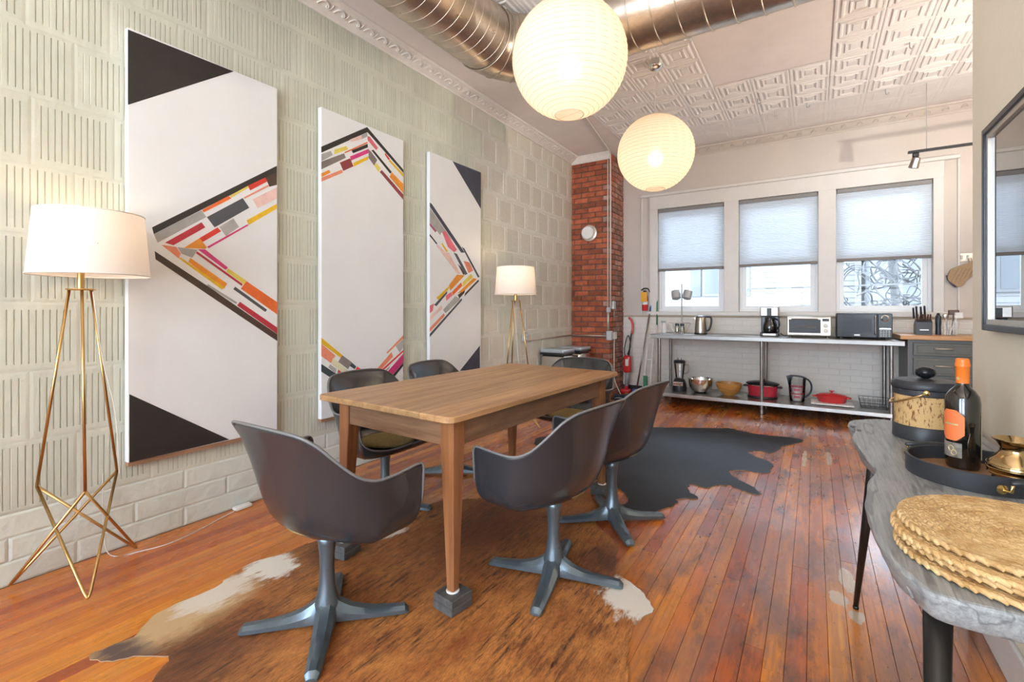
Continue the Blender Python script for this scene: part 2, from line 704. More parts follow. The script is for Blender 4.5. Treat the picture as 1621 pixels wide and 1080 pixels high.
def ribbed_block(seed, wide=False):
    """block face (local x out of the wall, y along, z up), flat chamfered margin around a ribbed field"""
    rr = random.Random(seed)
    mb = MB()
    h, l = BH / 2, BL / 2
    cm = 0.012
    mz, my = 0.016 + rr.uniform(0, 0.022), 0.016 + rr.uniform(0, 0.008)
    # outer chamfer ring
    o = [(-0.0015, -l, -h), (-0.0015, l, -h), (-0.0015, l, h), (-0.0015, -l, h)]
    i = [(0, -l + cm, -h + cm), (0, l - cm, -h + cm), (0, l - cm, h - cm), (0, -l + cm, h - cm)]
    f_ = [(0, -l + my, -h + mz), (0, l - my, -h + mz), (0, l - my, h - mz), (0, -l + my, h - mz)]
    mb.add(o + i + f_, [(k, (k + 1) % 4, 4 + (k + 1) % 4, 4 + k) for k in range(4)] + [(4 + k, 4 + (k + 1) % 4, 8 + (k + 1) % 4, 8 + k) for k in range(4)])
    n = 11
    w = 2 * (l - my) / n
    ys = []
    for k in range(n):
        a = -l + my + k * w
        d = rr.uniform(0.0042, 0.0055) if rr.random() > 0.04 else 0.0015
        ys += [(a, 0), (a + w * 0.38, 0), (a + w * 0.44, -d), (a + w * 0.56, -d), (a + w * 0.62, 0)]
    ys.append((l - my, 0))
    zb, zt = -h + mz, h - mz
    vs = [(d, y, zb) for y, d in ys] + [(d, y, zt) for y, d in ys]
    m = len(ys)
    mb.add(vs, [(k, k + 1, m + k + 1, m + k) for k in range(m - 1)])
    # groove ends
    for k in range(n):
        q = 5 * k
        for base in (0, m):
            z = zb if base == 0 else zt
            mb.add([(0, ys[q + 1][0], z), (ys[q + 2][1], ys[q + 2][0], z), (ys[q + 3][1], ys[q + 3][0], z), (0, ys[q + 4][0], z)], [(0, 1, 2, 3)])
    return mb.mesh('ribbed_block', 'sage', fix=False)


def smooth_block(seed):
    rr = random.Random(seed)
    mb = MB()
    h, l = BH / 2, BL / 2
    a = 0.024 + rr.uniform(0, 0.012)
    o = [(0.0, -l, -h), (0.0, l, -h), (0.0, l, h), (0.0, -l, h)]
    i = [(0.001, -l + a, -h + a), (0.001, l - a, -h + a), (0.001, l - a, h - a), (0.001, -l + a, h - a)]
    j = [(-0.003, y * 0.96, z * 0.965) for _, y, z in i]
    mb.add(o + i + j, [(k, (k + 1) % 4, 4 + (k + 1) % 4, 4 + k) for k in range(4)])
    mb.add(j + i, [(4 + k, 4 + (k + 1) % 4, (k + 1) % 4, k) for k in range(4)])
    mb.add(j, [(0, 1, 2, 3)], mi=1)
    # a few faint ribs left
    if rr.random() < 0.6:
        for k in range(rr.randint(2, 6)):
            y = -l + a + 0.03 + k * 0.03
            if y < l - a - 0.02:
                mb.add([(-0.0028, y, -h + a * 1.2), (-0.0028, y + 0.004, -h + a * 1.2), (-0.0028, y + 0.004, h - a * 1.2), (-0.0028, y, h - a * 1.2)], [(0, 1, 2, 3)], mi=0)
    return mb.mesh('smooth_block', ['pale_joint', 'taupe_block'], fix=False)


rib_me = [ribbed_block(s) for s in range(6)]
smo_me = [smooth_block(s) for s in range(5)]
brick_low = MB()
bl_h, bl_l = 0.105, 0.46
l_, h_ = bl_l / 2, bl_h / 2
brick_low.add([(-0.0025, -l_, -h_), (-0.0025, l_, -h_), (-0.0025, l_, h_), (-0.0025, -l_, h_),
               (0.001, -l_ + 0.012, -h_ + 0.01), (0.001, l_ - 0.012, -h_ + 0.01), (0.001, l_ - 0.012, h_ - 0.01), (0.001, -l_ + 0.012, h_ - 0.01)],
              [(k, (k + 1) % 4, 4 + (k + 1) % 4, 4 + k) for k in range(4)] + [(4, 5, 6, 7)])
brick_low = brick_low.mesh('base_brick', 'sage_brick', fix=False)
rng = random.Random(3)
for c in range(3):
    y = 0.10 - (c % 2) * 0.23
    while y < COLY:
        inst('base_brick', brick_low, wl, (rng.uniform(-0.002, 0.001), y, 0.0525 + c * bl_h))
        y += bl_l
z0 = 3 * bl_h
for c in range(10):
    zc = z0 + (c + 0.5) * BH
    y = 0.33 + (0.5 * BL if c % 2 else 0.0) + rng.uniform(-0.02, 0.02)
    while y < COLY + 0.1:
        far_ = y + rng.uniform(-0.5, 0.5) > 4.15 + (0.25 if c < 6 else 0)
        me = rng.choice(smo_me) if far_ else rng.choice(rib_me)
        inst('wall_block', me, wl, (rng.uniform(-0.001, 0.001), y, zc), (R(180) if (rng.random() < 0.5 and not far_) else 0, 0, 0))
        y += BL
# rest of that wall, behind the camera
mb = MB().box(-0.0125, -0.001, BACK, 0.16, 0, 3.5)
mb.obj('plain_render', 'sage', wl)

# ---- far wall with the three windows
WZ0, WZ1 = 1.19, 2.66
wf = struct('wall_far', holed(MB(), -0.15, KX + 0.15, 0, 3.6, FAR, FAR + 0.30, [(a, b, WZ0, WZ1) for a, b in WIN_X]), 'plaster_pink',
            'pale plaster wall with three windows at the far end', 'wall')
# painted brickwork below the window line
mb = MB()
mb.box(COLX + 0.005, KX, FAR - 0.02, FAR + 0.01, 0.09, 1.11)


def painted_brick_mat():
    m = pm('painted_brick', (0.76, 0.73, 0.68), 0.5, var=0.06, vscale=3)
    nt, p, N, L = _nodes(m)
    geo = N.new('ShaderNodeNewGeometry')
    sp = N.new('ShaderNodeSeparateXYZ')
    cb = N.new('ShaderNodeCombineXYZ')
    L.new(geo.outputs['Position'], sp.inputs[0])
    L.new(sp.outputs['X'], cb.inputs[0])
    L.new(sp.outputs['Z'], cb.inputs[1])
    bt = N.new('ShaderNodeTexBrick')
    bt.inputs['Scale'].default_value = 1.0
    bt.inputs['Brick Width'].default_value = 0.21
    bt.inputs['Row Height'].default_value = 0.072
    bt.inputs['Mortar Size'].default_value = 0.006
    bt.inputs['Mortar Smooth'].default_value = 0.6
    L.new(cb.outputs[0], bt.inputs['Vector'])
    iv = N.new('ShaderNodeMath')
    iv.operation = 'SUBTRACT'
    iv.inputs[0].default_value = 1.0
    L.new(bt.outputs['Fac'], iv.inputs[1])
    bp = N.new('ShaderNodeBump')
    bp.inputs['Strength'].default_value = 0.5
    bp.inputs['Distance'].default_value = 0.006
    L.new(iv.outputs[0], bp.inputs['Height'])
    L.new(bp.outputs[0], p.inputs['Normal'])


painted_brick_mat()
mb.obj('painted_brickwork', 'painted_brick', wf)
MB().rbox(COLX + 0.005, KX, FAR - 0.03, FAR + 0.01, 1.11, 1.135, 0.004, 1).obj('ledge_strip', 'trim_brown', wf)
tb = struct('baseboard_far', MB().box(COLX + 0.01, KX, FAR - 0.045, FAR - 0.02, 0.0, 0.10), 'dark_plinth',
            'dark plinth along the foot of the far wall under the steel table', 'baseboard')
# window casing and trim
tr = thing('trim_1', 'white casing boards framing the three far windows', 'trim', kind='structure')
MB().rbox(0.985, 1.10, FAR - 0.028, FAR + 0.01, 1.135, 2.80, 0.004, 1).obj('casing_board', 'trim_white', tr)
MB().rbox(1.98, 2.16, FAR - 0.028, FAR + 0.01, 1.135, 2.80, 0.004, 1).obj('casing_board', 'trim_white', tr)
MB().rbox(3.04, 3.22, FAR - 0.028, FAR + 0.01, 1.135, 2.80, 0.004, 1).obj('casing_board', 'trim_white', tr)
MB().rbox(4.10, 4.19, FAR - 0.028, FAR + 0.01, 1.135, 2.80, 0.004, 1).obj('casing_board', 'trim_white', tr)
MB().rbox(0.985, 4.19, FAR - 0.030, FAR + 0.01, 2.66, 2.845, 0.004, 1).obj('head_board', 'trim_white', tr)
MB().rbox(0.86, 4.32, FAR - 0.055, FAR + 0.01, 2.845, 2.885, 0.008, 2).obj('head_moulding', 'trim_white', tr)
MB().rbox(0.95, 4.22, FAR - 0.05, FAR + 0.01, 1.135, 1.19, 0.006, 2).obj('sill_board', 'trim_white', tr)
for xx in (0.86, 4.30):
    MB().rbox(xx, xx + 0.02, FAR - 0.02, FAR + 0.01, 1.135, 2.845, 0.004, 1).obj('edge_strip', 'trim_white', tr)

glass('window_glass', (0.97, 0.99, 1.0), 0.012)
wdesc = ('beside the brick column', 'behind the coffee maker', 'above the microwave')
for k, (a, b) in enumerate(WIN_X):
    w = thing('window_%d' % (k + 1), 'white framed window ' + wdesc[k] + ' in the far wall', 'window', ((a + b) / 2, FAR + 0.08, WZ0), kind='structure')
    hw_ = (b - a) / 2
    H_ = WZ1 - WZ0
    fw = 0.035
    MB().rbox(-hw_, -hw_ + fw, -0.02, 0.06, 0, H_, 0.004, 1).obj('jamb', 'frame_white', w)
    MB().rbox(hw_ - fw, hw_, -0.02, 0.06, 0, H_, 0.004, 1).obj('jamb', 'frame_white', w)
    MB().rbox(-hw_, hw_, -0.02, 0.06, H_ - fw, H_, 0.004, 1).obj('head', 'frame_white', w)
    MB().rbox(-hw_, hw_, -0.03, 0.06, 0.0, 0.03, 0.004, 1).obj('sill', 'frame_white', w)
    for z0_, z1_, yo, nm in ((0.03, 0.72, 0.0, 'lower_sash'), (0.70, H_ - fw, 0.03, 'upper_sash')):
        s = MB()
        sw = 0.045
        holed(s, -hw_ + fw, hw_ - fw, z0_, z1_, yo, yo + 0.03, [(-hw_ + fw + sw, hw_ - fw - sw, z0_ + sw, z1_ - sw)])
        so = s.obj(nm, 'frame_white', w)
        MB().box(-hw_ + fw + sw, hw_ - fw - sw, yo + 0.013, yo + 0.017, z0_ + sw, z1_ - sw).obj('pane', 'window_glass', so)

# ---- brick column
bc = struct('column', MB().box(-0.12, COLX - 0.012, COLY + 0.012, FAR + 0.02, 0, CEIL), 'mortar',
            'red brick column in the far left corner of the room', 'column')
BP, BRL, BRH, BRD = 0.0745, 0.206, 0.0625, 0.10


def brick_mesh(l, m, seed):
    rr = random.Random(seed)
    mb = MB()
    mb.rbox(0, l, 0, BRD, 0, BRH, 0.004, 1)
    mb.v = [(x + rr.uniform(-.0015, .0015), y + rr.uniform(-.0025, .001), z + rr.uniform(-.0015, .0015)) for x, y, z in mb.v]
    return mb.mesh('brick', m)


full = [brick_mesh(BRL, 'brick_red', s) for s in range(4)]
half = [brick_mesh(BRD, 'brick_red', s) for s in range(3)]
fullw = [brick_mesh(BRL, 'brick_worn', s + 9) for s in range(3)]
halfw = [brick_mesh(BRD, 'brick_worn', s + 9) for s in range(3)]
rng = random.Random(5)
nb = int(3.428 / BP)
pit = BRL + 0.011
for c in range(nb):
    z = 0.004 + c * BP
    jit = lambda: rng.uniform(-0.004, 0.003)
    worn = z < 0.9
    # front face runs in -x from the corner; the corner brick shows its head or its long side in turn
    cx = COLX
    first = BRD if c % 2 else BRL
    if c % 2:   # header on the front, stretcher along the side
        inst('brick', rng.choice(fullw if worn or rng.random() < .5 else full), bc, (COLX + jit() * .5, COLY + jit(), z), (0, 0, R(90)))
    else:
        inst('brick', rng.choice(full), bc, (COLX - BRL, COLY + jit(), z))
    xx = cx - first - 0.011
    while xx > 0.02:
        if xx - BRL > -0.02:
            inst('brick', rng.choice(full), bc, (xx - BRL, COLY + jit(), z))
            xx -= pit
        else:
            ln = max(xx - 0.002, 0.02)
            inst('brick', rng.choice(full), bc, (0.002, COLY + jit(), z), (0, 0, 0), (ln / BRL, 1, 1))
            break
    yy = COLY + (BRL if c % 2 else BRD) + 0.011
    while yy < FAR - 0.02:
        ln = min(BRL, FAR - 0.001 - yy)
        inst('brick', rng.choice(fullw), bc, (COLX + jit() * .6, yy, z), (0, 0, R(90)), (ln / BRL, 1, 1))
        yy += pit

# ---- right partition, kitchen side wall, back wall
wr_ = struct('wall_right', MB().box(RW, RW + 0.13, -0.8, 2.645, 0, 3.6), 'plaster_cream',
             'smooth cream partition wall behind the console table', 'wall')
struct('baseboard_right', MB().rbox(RW - 0.016, RW, -0.8, 2.645, 0.0, 0.145, 0.005, 2), 'trim_white', 'white baseboard at the foot of the cream partition', 'baseboard')
struct('wall_kitchen', MB().box(KX, KX + 0.15, BACK, FAR + 0.1, 0, 3.6), 'plaster_cream', 'cream side wall of the kitchen area beyond the partition', 'wall')
wb = struct('wall_back', holed(MB(), -0.15, KX + 0.15, 0, 3.6, BACK - 0.15, BACK, [(a, b, 0.4, 3.2) for a, b in BACK_X]), 'plaster_pink',
            'pale plaster wall with tall windows behind the viewer', 'wall')
for k, (a, b) in enumerate(BACK_X):
    w = thing('window_%d' % (k + 4), 'tall white framed window in the rear wall, %s of three' % ('leftmost', 'middle', 'rightmost')[k], 'window', ((a + b) / 2, BACK - 0.08, 0.4), kind='structure')
    holed(MB(), -(b - a) / 2, (b - a) / 2, 0, 2.8, -0.03, 0.03, [(-(b - a) / 2 + .05, -.025, .05, 1.4), (.025, (b - a) / 2 - .05, .05, 1.4),
          (-(b - a) / 2 + .05, -.025, 1.45, 2.75), (.025, (b - a) / 2 - .05, 1.45, 2.75)]).obj('frame', 'frame_white', w)
    MB().box(-(b - a) / 2 + 0.04, (b - a) / 2 - 0.04, -0.003, 0.003, 0.04, 2.76).obj('pane', 'window_glass', w)

# ---- ceiling of pressed tin panels with plain plaster strips
ce = struct('ceiling', MB().box(-0.15, KX + 0.15, BACK - 0.15, FAR + 0.3, CEIL + 0.004, 3.62), 'ceiling_plaster',
            'white pressed tin ceiling with nested rectangle panels and a patched plaster area', 'ceiling')
TS = 0.322
rings = [(0.0, 0.0), (0.008, -0.006), (0.020, -0.006), (0.027, 0.0), (0.040, 0.0), (0.048, -0.011), (0.060, -0.011), (0.072, -0.003),
         (0.092, -0.003), (0.097, -0.012), (0.106, -0.012), (0.114, -0.001), (0.128, -0.001), (0.133, -0.009)]
mb = MB()
rr_ = []
for d, z in rings:
    a = TS / 2 - d
    b = TS / 2 - d * 0.86
    rr_.append([(-a, -b, z), (a, -b, z), (a, b, z), (-a, b, z)])
mb.grid(list(rr_), closed_u=True)
mb.add(rr_[-1], [(0, 1, 2, 3)])
tile_me = mb.mesh('tin_panel', 'ceiling_white', fix=False)
# panel faces look down
bm = bmesh.new()
bm.from_mesh(tile_me)
bmesh.ops.reverse_faces(bm, faces=bm.faces)
bm.to_mesh(tile_me)
bm.free()
flat = [(0.0, 0.0), (0.012, -0.002), (0.03, -0.002), (0.036, 0.0), (0.07, 0.0), (0.075, -0.002), (0.10, -0.002)]
mb = MB()
rr_ = []
for d, z in flat:
    a = TS / 2 - d
    rr_.append([(-a, -a, z), (-a, a, z), (a, a, z), (a, -a, z)])
mb.grid(rr_, closed_u=True)
mb.add(rr_[-1], [(0, 1, 2, 3)])
flat_me = mb.mesh('tin_panel_flat', 'ceiling_white', fix=False)
rng = random.Random(8)
X0 = 0.865
for i in range(13):
    xc = X0 + (i + 0.5) * TS
    for j in range(-1, 13):
        yc = 6.0 - 0.004 - (j + 0.5) * TS if j >= 0 else 6.0 + 0.004 + 0.5 * TS
        if 2.19 < xc < 3.10 and 3.0 < yc < 5.13:
            continue
        inst('tin_panel', tile_me if j >= 0 else flat_me, ce, (xc, yc, CEIL + rng.uniform(-0.0015, 0.001)))
    inst('tin_panel', flat_me, ce, (xc, 6.0 + 0.006 + 1.5 * TS, CEIL + 0.001))
for i in range(13):
    for k in range(2):
        pass

# ---- cornices
pf = [(0.0, 3.345), (0.012, 3.345), (0.018, 3.356), (0.05, 3.372), (0.10, 3.408), (0.125, 3.414), (0.135, 3.43), (0.0, 3.43)]
cl_ = tag(MB().obj('trim_2', 'cornice_white') if False else thing('trim_2', 'ornamented white crown moulding along the sage block wall', 'cornice', kind='structure'),
          'ornamented white crown moulding along the sage block wall', 'cornice', kind='structure')
mb = MB()
n = len(pf)
y0, y1 = BACK, COLY
vs = [(a, y0, z) for a, z in pf] + [(a, y1, z) for a, z in pf]
mb.add(vs, [(k, (k + 1) % n, n + (k + 1) % n, n + k) for k in range(n)])
mb.obj('moulding', 'cornice_white', cl_)
# embossed leaf repeated along the moulding
leaf = MB()
sp = smooth_path([(0, -0.052, -0.024), (0.004, -0.03, 0.012), (0.004, 0.0, 0.02), (0.004, 0.028, 0.004), (0.003, 0.03, -0.014), (0.003, 0.016, -0.012), (0.002, 0.02, -0.002)], 4)
leaf.tube(sp, [0.0045 + 0.0045 * math.sin(PI * i / (len(sp) - 1)) for i in range(len(sp))], 6)
leaf.tube(smooth_path([(0, 0.04, -0.026), (0.004, 0.055, -0.004), (0.004, 0.06, 0.022)], 4), 0.005, 5)
leaf_me = leaf.mesh('leaf_relief', 'cornice_white', smooth='all')
y = 1.7
while y < COLY - 0.08:
    inst('leaf_relief', leaf_me, cl_, (0.075, y, 3.386), (0, R(54), 0))
    y += 0.135
cf = thing('trim_3', 'faded ornamented crown moulding above the far windows', 'cornice', kind='structure')
mb = MB()
vs = [(COLX, FAR - a, z) for a, z in pf] + [(KX, FAR - a, z) for a, z in pf]
mb.add(vs, [(k, (k + 1) % n, n + (k + 1) % n, n + k) for k in range(n)])
mb.obj('moulding', 'plaster_pink', cf)
kn = MB().tube(smooth_path([(-0.03, 0, -0.02), (-0.012, -0.004, 0.012), (0.012, -0.004, 0.012), (0.02, -0.003, -0.01)], 3), 0.006, 5).mesh('scroll_relief', 'plaster_pink', smooth='all')
x = 1.2
while x < 4.4:
    inst('scroll_relief', kn, cf, (x, FAR - 0.075, 3.386), (R(54), 0, 0))
    x += 0.15
cc = thing('trim_4', 'plain cream moulding capping the brick column', 'cornice', kind='structure')
mb = MB()
pc = [(0.0, 3.33), (0.012, 3.33), (0.02, 3.345), (0.035, 3.39), (0.06, 3.43), (0, 3.43)]
m_ = len(pc)
vs = [(0.0, COLY - a, z) for a, z in pc] + [(COLX + a * .3, COLY - a, z) for a, z in pc]
mb.add(vs, [(k, (k + 1) % m_, m_ + (k + 1) % m_, m_ + k) for k in range(m_)] + [tuple(range(m_, 2 * m_))])
mb.obj('moulding', 'cornice_white', cc)

# ================================================================== PAINTINGS: colour fields as (along wall, height)
ART_A = [
    ('black', [(1.077, 1.653), (1.764, 2.154), (1.764, 2.115), (1.687, 2.06), (1.085, 1.619)]),
    ('umber', [(1.687, 2.06), (1.764, 2.115), (1.764, 2.03), (1.715, 2.007)]),
    ('grey', [(1.085, 1.619), (1.316, 1.786), (1.341, 1.751), (1.102, 1.575)]),
    ('scarlet', [(1.319, 1.788), (1.464, 1.898), (1.48, 1.886), (1.328, 1.775)]),
    ('lemon', [(1.47, 1.9), (1.578, 1.983), (1.583, 1.973), (1.478, 1.889)]),
    ('red', [(1.578, 1.983), (1.687, 2.06), (1.701, 2.038), (1.592, 1.957)]),
    ('salmon', [(1.552, 1.906), (1.705, 2.017), (1.711, 2.009), (1.558, 1.899)]),
    ('pink', [(1.606, 1.905), (1.764, 2.015), (1.764, 1.942), (1.639, 1.856)]),
    ('slate', [(1.344, 1.751), (1.546, 1.901), (1.586, 1.849), (1.386, 1.698)]),
    ('yellow', [(1.569, 1.768), (1.764, 1.908), (1.764, 1.875), (1.583, 1.742)]),
    ('crimson', [(1.136, 1.579), (1.316, 1.717), (1.336, 1.691), (1.176, 1.57)]),
    ('red', [(1.306, 1.626), (1.401, 1.7), (1.422, 1.681), (1.321, 1.604)]),
    ('grey', [(1.412, 1.704), (1.491, 1.768), (1.524, 1.721), (1.448, 1.655)]),
    ('orange', [(1.226, 1.561), (1.306, 1.626), (1.345, 1.577), (1.336, 1.567)]),
    ('magenta', [(1.345, 1.581), (1.575, 1.745), (1.583, 1.74), (1.353, 1.572)]),
    ('salmon', [(1.119, 1.566), (1.189, 1.562), (1.212, 1.528), (1.201, 1.501)]),
    ('grey', [(1.194, 1.562), (1.296, 1.558), (1.268, 1.51), (1.216, 1.528)]),
    ('yellow', [(1.199, 1.503), (1.212, 1.506), (1.436, 1.354), (1.427, 1.336)]),
    ('orange', [(1.258, 1.509), (1.456, 1.374), (1.438, 1.342), (1.249, 1.485)]),
    ('magenta', [(1.296, 1.561), (1.334, 1.565), (1.461, 1.469), (1.446, 1.455)]),
    ('crimson', [(1.293, 1.549), (1.546, 1.375), (1.541, 1.363), (1.287, 1.538)]),
    ('lemon', [(1.461, 1.465), (1.569, 1.397), (1.554, 1.373), (1.448, 1.446)]),
    ('scarlet', [(1.569, 1.394), (1.769, 1.267), (1.769, 1.187), (1.535, 1.347)]),
    ('slate', [(1.502, 1.357), (1.699, 1.218), (1.687, 1.204), (1.491, 1.342)]),
    ('crimson', [(1.53, 1.266), (1.769, 1.102), (1.769, 1.06), (1.513, 1.244)]),
    ('grey', [(1.35, 1.366), (1.513, 1.263), (1.508, 1.252), (1.341, 1.355)]),
    ('umber', [(1.089, 1.529), (1.341, 1.359), (1.769, 1.058), (1.769, 1.014), (1.093, 1.486)]),
    ('black', [(0.973, 2.645), (1.494, 2.653), (0.973, 2.261)]),
    ('black', [(0.979, 0.788), (1.468, 0.443), (0.979, 0.431)]),
]
ART_B = [
    ('black', [(2.092, 2.374), (2.501, 2.646), (2.504, 2.607), (2.092, 2.331)]),
    ('black', [(2.501, 2.646), (2.889, 2.409), (2.889, 2.382), (2.504, 2.607)]),
    ('pink', [(2.335, 2.497), (2.44, 2.564), (2.453, 2.537), (2.354, 2.487)]),
    ('grey', [(2.444, 2.565), (2.501, 2.603), (2.504, 2.574), (2.453, 2.539)]),
    ('grey', [(2.092, 2.321), (2.17, 2.366), (2.188, 2.341), (2.092, 2.27)]),
    ('lemon', [(2.203, 2.386), (2.306, 2.441), (2.322, 2.42), (2.199, 2.349)]),
    ('scarlet', [(2.285, 2.388), (2.504, 2.532), (2.506, 2.523), (2.297, 2.385)]),
    ('taupe', [(2.092, 2.268), (2.285, 2.381), (2.301, 2.351), (2.092, 2.213)]),
    ('black', [(2.354, 2.422), (2.504, 2.516), (2.509, 2.49), (2.367, 2.404)]),
    ('magenta', [(2.339, 2.372), (2.515, 2.48), (2.517, 2.448), (2.348, 2.343)]),
    ('maroon', [(2.248, 2.302), (2.339, 2.358), (2.371, 2.306), (2.279, 2.248)]),
    ('yellow', [(2.367, 2.33), (2.512, 2.422), (2.512, 2.397), (2.374, 2.304)]),
    ('orange', [(2.092, 2.185), (2.158, 2.226), (2.17, 2.209), (2.092, 2.157)]),
    ('salmon', [(2.092, 2.154), (2.266, 2.255), (2.276, 2.235), (2.092, 2.126)]),
    ('rose', [(2.504, 2.576), (2.528, 2.578), (2.611, 2.514), (2.592, 2.491), (2.506, 2.544)]),
    ('black', [(2.542, 2.477), (2.564, 2.486), (2.756, 2.358), (2.74, 2.339)]),
    ('taupe', [(2.515, 2.475), (2.54, 2.463), (2.602, 2.416), (2.571, 2.363), (2.515, 2.409)]),
    ('lemon', [(2.571, 2.368), (2.599, 2.387), (2.636, 2.357), (2.614, 2.323)]),
    ('maroon', [(2.628, 2.327), (2.65, 2.347), (2.889, 2.197), (2.889, 2.152)]),
    ('orange', [(2.756, 2.356), (2.889, 2.287), (2.889, 2.208), (2.733, 2.312)]),
    ('yellow', [(2.733, 2.456), (2.889, 2.373), (2.889, 2.347), (2.721, 2.442)]),
    ('red', [(2.687, 2.496), (2.736, 2.459), (2.721, 2.447), (2.68, 2.482)]),
    ('yellow', [(2.084, 1.02), (2.27, 0.883), (2.256, 0.864), (2.084, 0.979)]),
    ('salmon', [(2.084, 0.977), (2.211, 0.882), (2.172, 0.832), (2.084, 0.89)]),
    ('taupe', [(2.27, 0.881), (2.356, 0.82), (2.321, 0.772), (2.235, 0.835)]),
    ('lime', [(2.188, 0.868), (2.232, 0.834), (2.329, 0.755), (2.27, 0.75), (2.175, 0.829)]),
    ('teal', [(2.356, 0.818), (2.397, 0.785), (2.381, 0.766), (2.336, 0.795)]),
    ('red', [(2.404, 0.784), (2.467, 0.744), (2.451, 0.716), (2.386, 0.753)]),
    ('grey', [(2.165, 0.824), (2.22, 0.785), (2.213, 0.75), (2.151, 0.804)]),
    ('crimson', [(2.235, 0.781), (2.292, 0.747), (2.278, 0.724), (2.227, 0.748)]),
    ('teal', [(2.084, 0.834), (2.227, 0.742), (2.314, 0.628), (2.084, 0.779)]),
    ('salmon', [(2.7, 0.868), (2.886, 1.0), (2.886, 0.972), (2.709, 0.858)]),
    ('grey', [(2.799, 0.915), (2.886, 0.965), (2.886, 0.896), (2.845, 0.857)]),
    ('salmon', [(2.564, 0.716), (2.753, 0.867), (2.771, 0.829), (2.597, 0.699)]),
    ('red', [(2.605, 0.708), (2.886, 0.875), (2.886, 0.859), (2.617, 0.696)]),
    ('grey', [(2.648, 0.707), (2.735, 0.751), (2.726, 0.731), (2.665, 0.695)]),
    ('magenta', [(2.622, 0.644), (2.886, 0.843), (2.886, 0.767), (2.682, 0.616)]),
    ('black', [(2.686, 0.616), (2.886, 0.765), (2.886, 0.74), (2.709, 0.593)]),
    ('slate', [(2.507, 0.716), (2.539, 0.76), (2.572, 0.709)]),
]
ART_C = [
    ('navy', [(3.536, 2.654), (4.003, 2.66), (4.003, 2.274)]),
    ('navy', [(3.21, 2.193), (3.245, 2.183), (3.726, 1.789), (3.67, 1.783), (3.21, 2.155)]),
    ('grey', [(3.21, 2.147), (3.53, 1.891), (3.377, 1.944), (3.357, 1.915), (3.21, 2.014)]),
    ('purple', [(3.21, 2.01), (3.308, 1.948), (3.293, 1.93), (3.21, 1.982)]),
    ('rose', [(3.387, 1.946), (3.427, 1.968), (3.604, 1.804), (3.562, 1.775), (3.468, 1.816)]),
    ('black', [(3.21, 1.908), (3.318, 1.832), (3.308, 1.822), (3.21, 1.887)]),
    ('pink', [(3.318, 1.823), (3.437, 1.762), (3.377, 1.756), (3.308, 1.809)]),
    ('yellow', [(3.387, 1.847), (3.468, 1.776), (3.447, 1.763), (3.377, 1.832)]),
    ('pink', [(3.375, 1.753), (3.481, 1.764), (3.655, 1.571), (3.617, 1.569)]),
    ('slate', [(3.555, 1.771), (3.604, 1.764), (3.773, 1.579), (3.733, 1.565)]),
    ('umber', [(3.617, 1.665), (3.66, 1.644), (3.733, 1.573), (3.702, 1.566)]),
    ('salmon', [(3.707, 1.705), (3.8, 1.697), (3.868, 1.618), (3.787, 1.588)]),
    ('navy', [(3.681, 1.841), (3.72, 1.829), (3.976, 1.561), (3.947, 1.552)]),
    ('orange', [(3.481, 1.451), (3.604, 1.56), (3.728, 1.563), (3.505, 1.401)]),
    ('scarlet', [(3.53, 1.389), (3.668, 1.488), (3.689, 1.455), (3.542, 1.355)]),
    ('rose', [(3.438, 1.352), (3.52, 1.389), (3.535, 1.355), (3.445, 1.301)]),
    ('lemon', [(3.694, 1.492), (3.827, 1.582), (3.863, 1.551), (3.694, 1.44)]),
    ('orange', [(3.609, 1.376), (3.868, 1.543), (3.93, 1.534), (3.694, 1.395)]),
    ('umber', [(3.617, 1.363), (3.733, 1.42), (3.72, 1.384), (3.642, 1.328)]),
    ('yellow', [(3.307, 1.329), (3.481, 1.443), (3.489, 1.424), (3.341, 1.307)]),
    ('slate', [(3.273, 1.261), (3.457, 1.395), (3.457, 1.372), (3.307, 1.251)]),
    ('rose', [(3.203, 1.253), (3.273, 1.276), (3.255, 1.208), (3.203, 1.183)]),
    ('pink', [(3.203, 1.153), (3.375, 1.259), (3.387, 1.228), (3.203, 1.116)]),
    ('grey', [(3.398, 1.216), (3.579, 1.351), (3.66, 1.321), (3.434, 1.184)]),
    ('salmon', [(3.203, 1.052), (3.41, 1.185), (3.422, 1.158), (3.203, 1.015)]),
    ('slate', [(3.199, 0.998), (3.681, 1.332), (3.681, 1.31), (3.203, 0.968)]),
    ('umber', [(3.733, 1.383), (3.953, 1.531), (3.964, 1.514), (3.72, 1.35)]),
    ('navy', [(3.981, 0.842), (3.981, 0.59), (3.65, 0.614)]),
]
pm('canvas_white', (0.78, 0.79, 0.79), 0.55, var=0.035, vscale=3, bump=0.06, bscale=300)
pm('canvas_side', (0.74, 0.72, 0.66), 0.6)
pm('raw_wood', (0.36, 0.20, 0.11), 0.6, var=0.3, vscale=8, stretch=(1, 1, 6))
PAINT = {'black': (0.03, 0.026, 0.024), 'umber': (0.075, 0.045, 0.03), 'grey': (0.42, 0.41, 0.39), 'scarlet': (0.83, 0.16, 0.03), 'lemon': (0.80, 0.66, 0.12),
         'red': (0.76, 0.05, 0.03), 'salmon': (0.82, 0.27, 0.16), 'pink': (0.84, 0.58, 0.52), 'slate': (0.085, 0.09, 0.105), 'yellow': (0.84, 0.51, 0.02),
         'crimson': (0.52, 0.03, 0.055), 'orange': (0.86, 0.32, 0.03), 'magenta': (0.70, 0.05, 0.22), 'taupe': (0.24, 0.20, 0.18), 'maroon': (0.28, 0.045, 0.05),
         'rose': (0.80, 0.17, 0.22), 'lime': (0.74, 0.71, 0.48), 'teal': (0.045, 0.065, 0.075), 'navy': (0.055, 0.06, 0.085), 'purple': (0.36, 0.10, 0.19)}
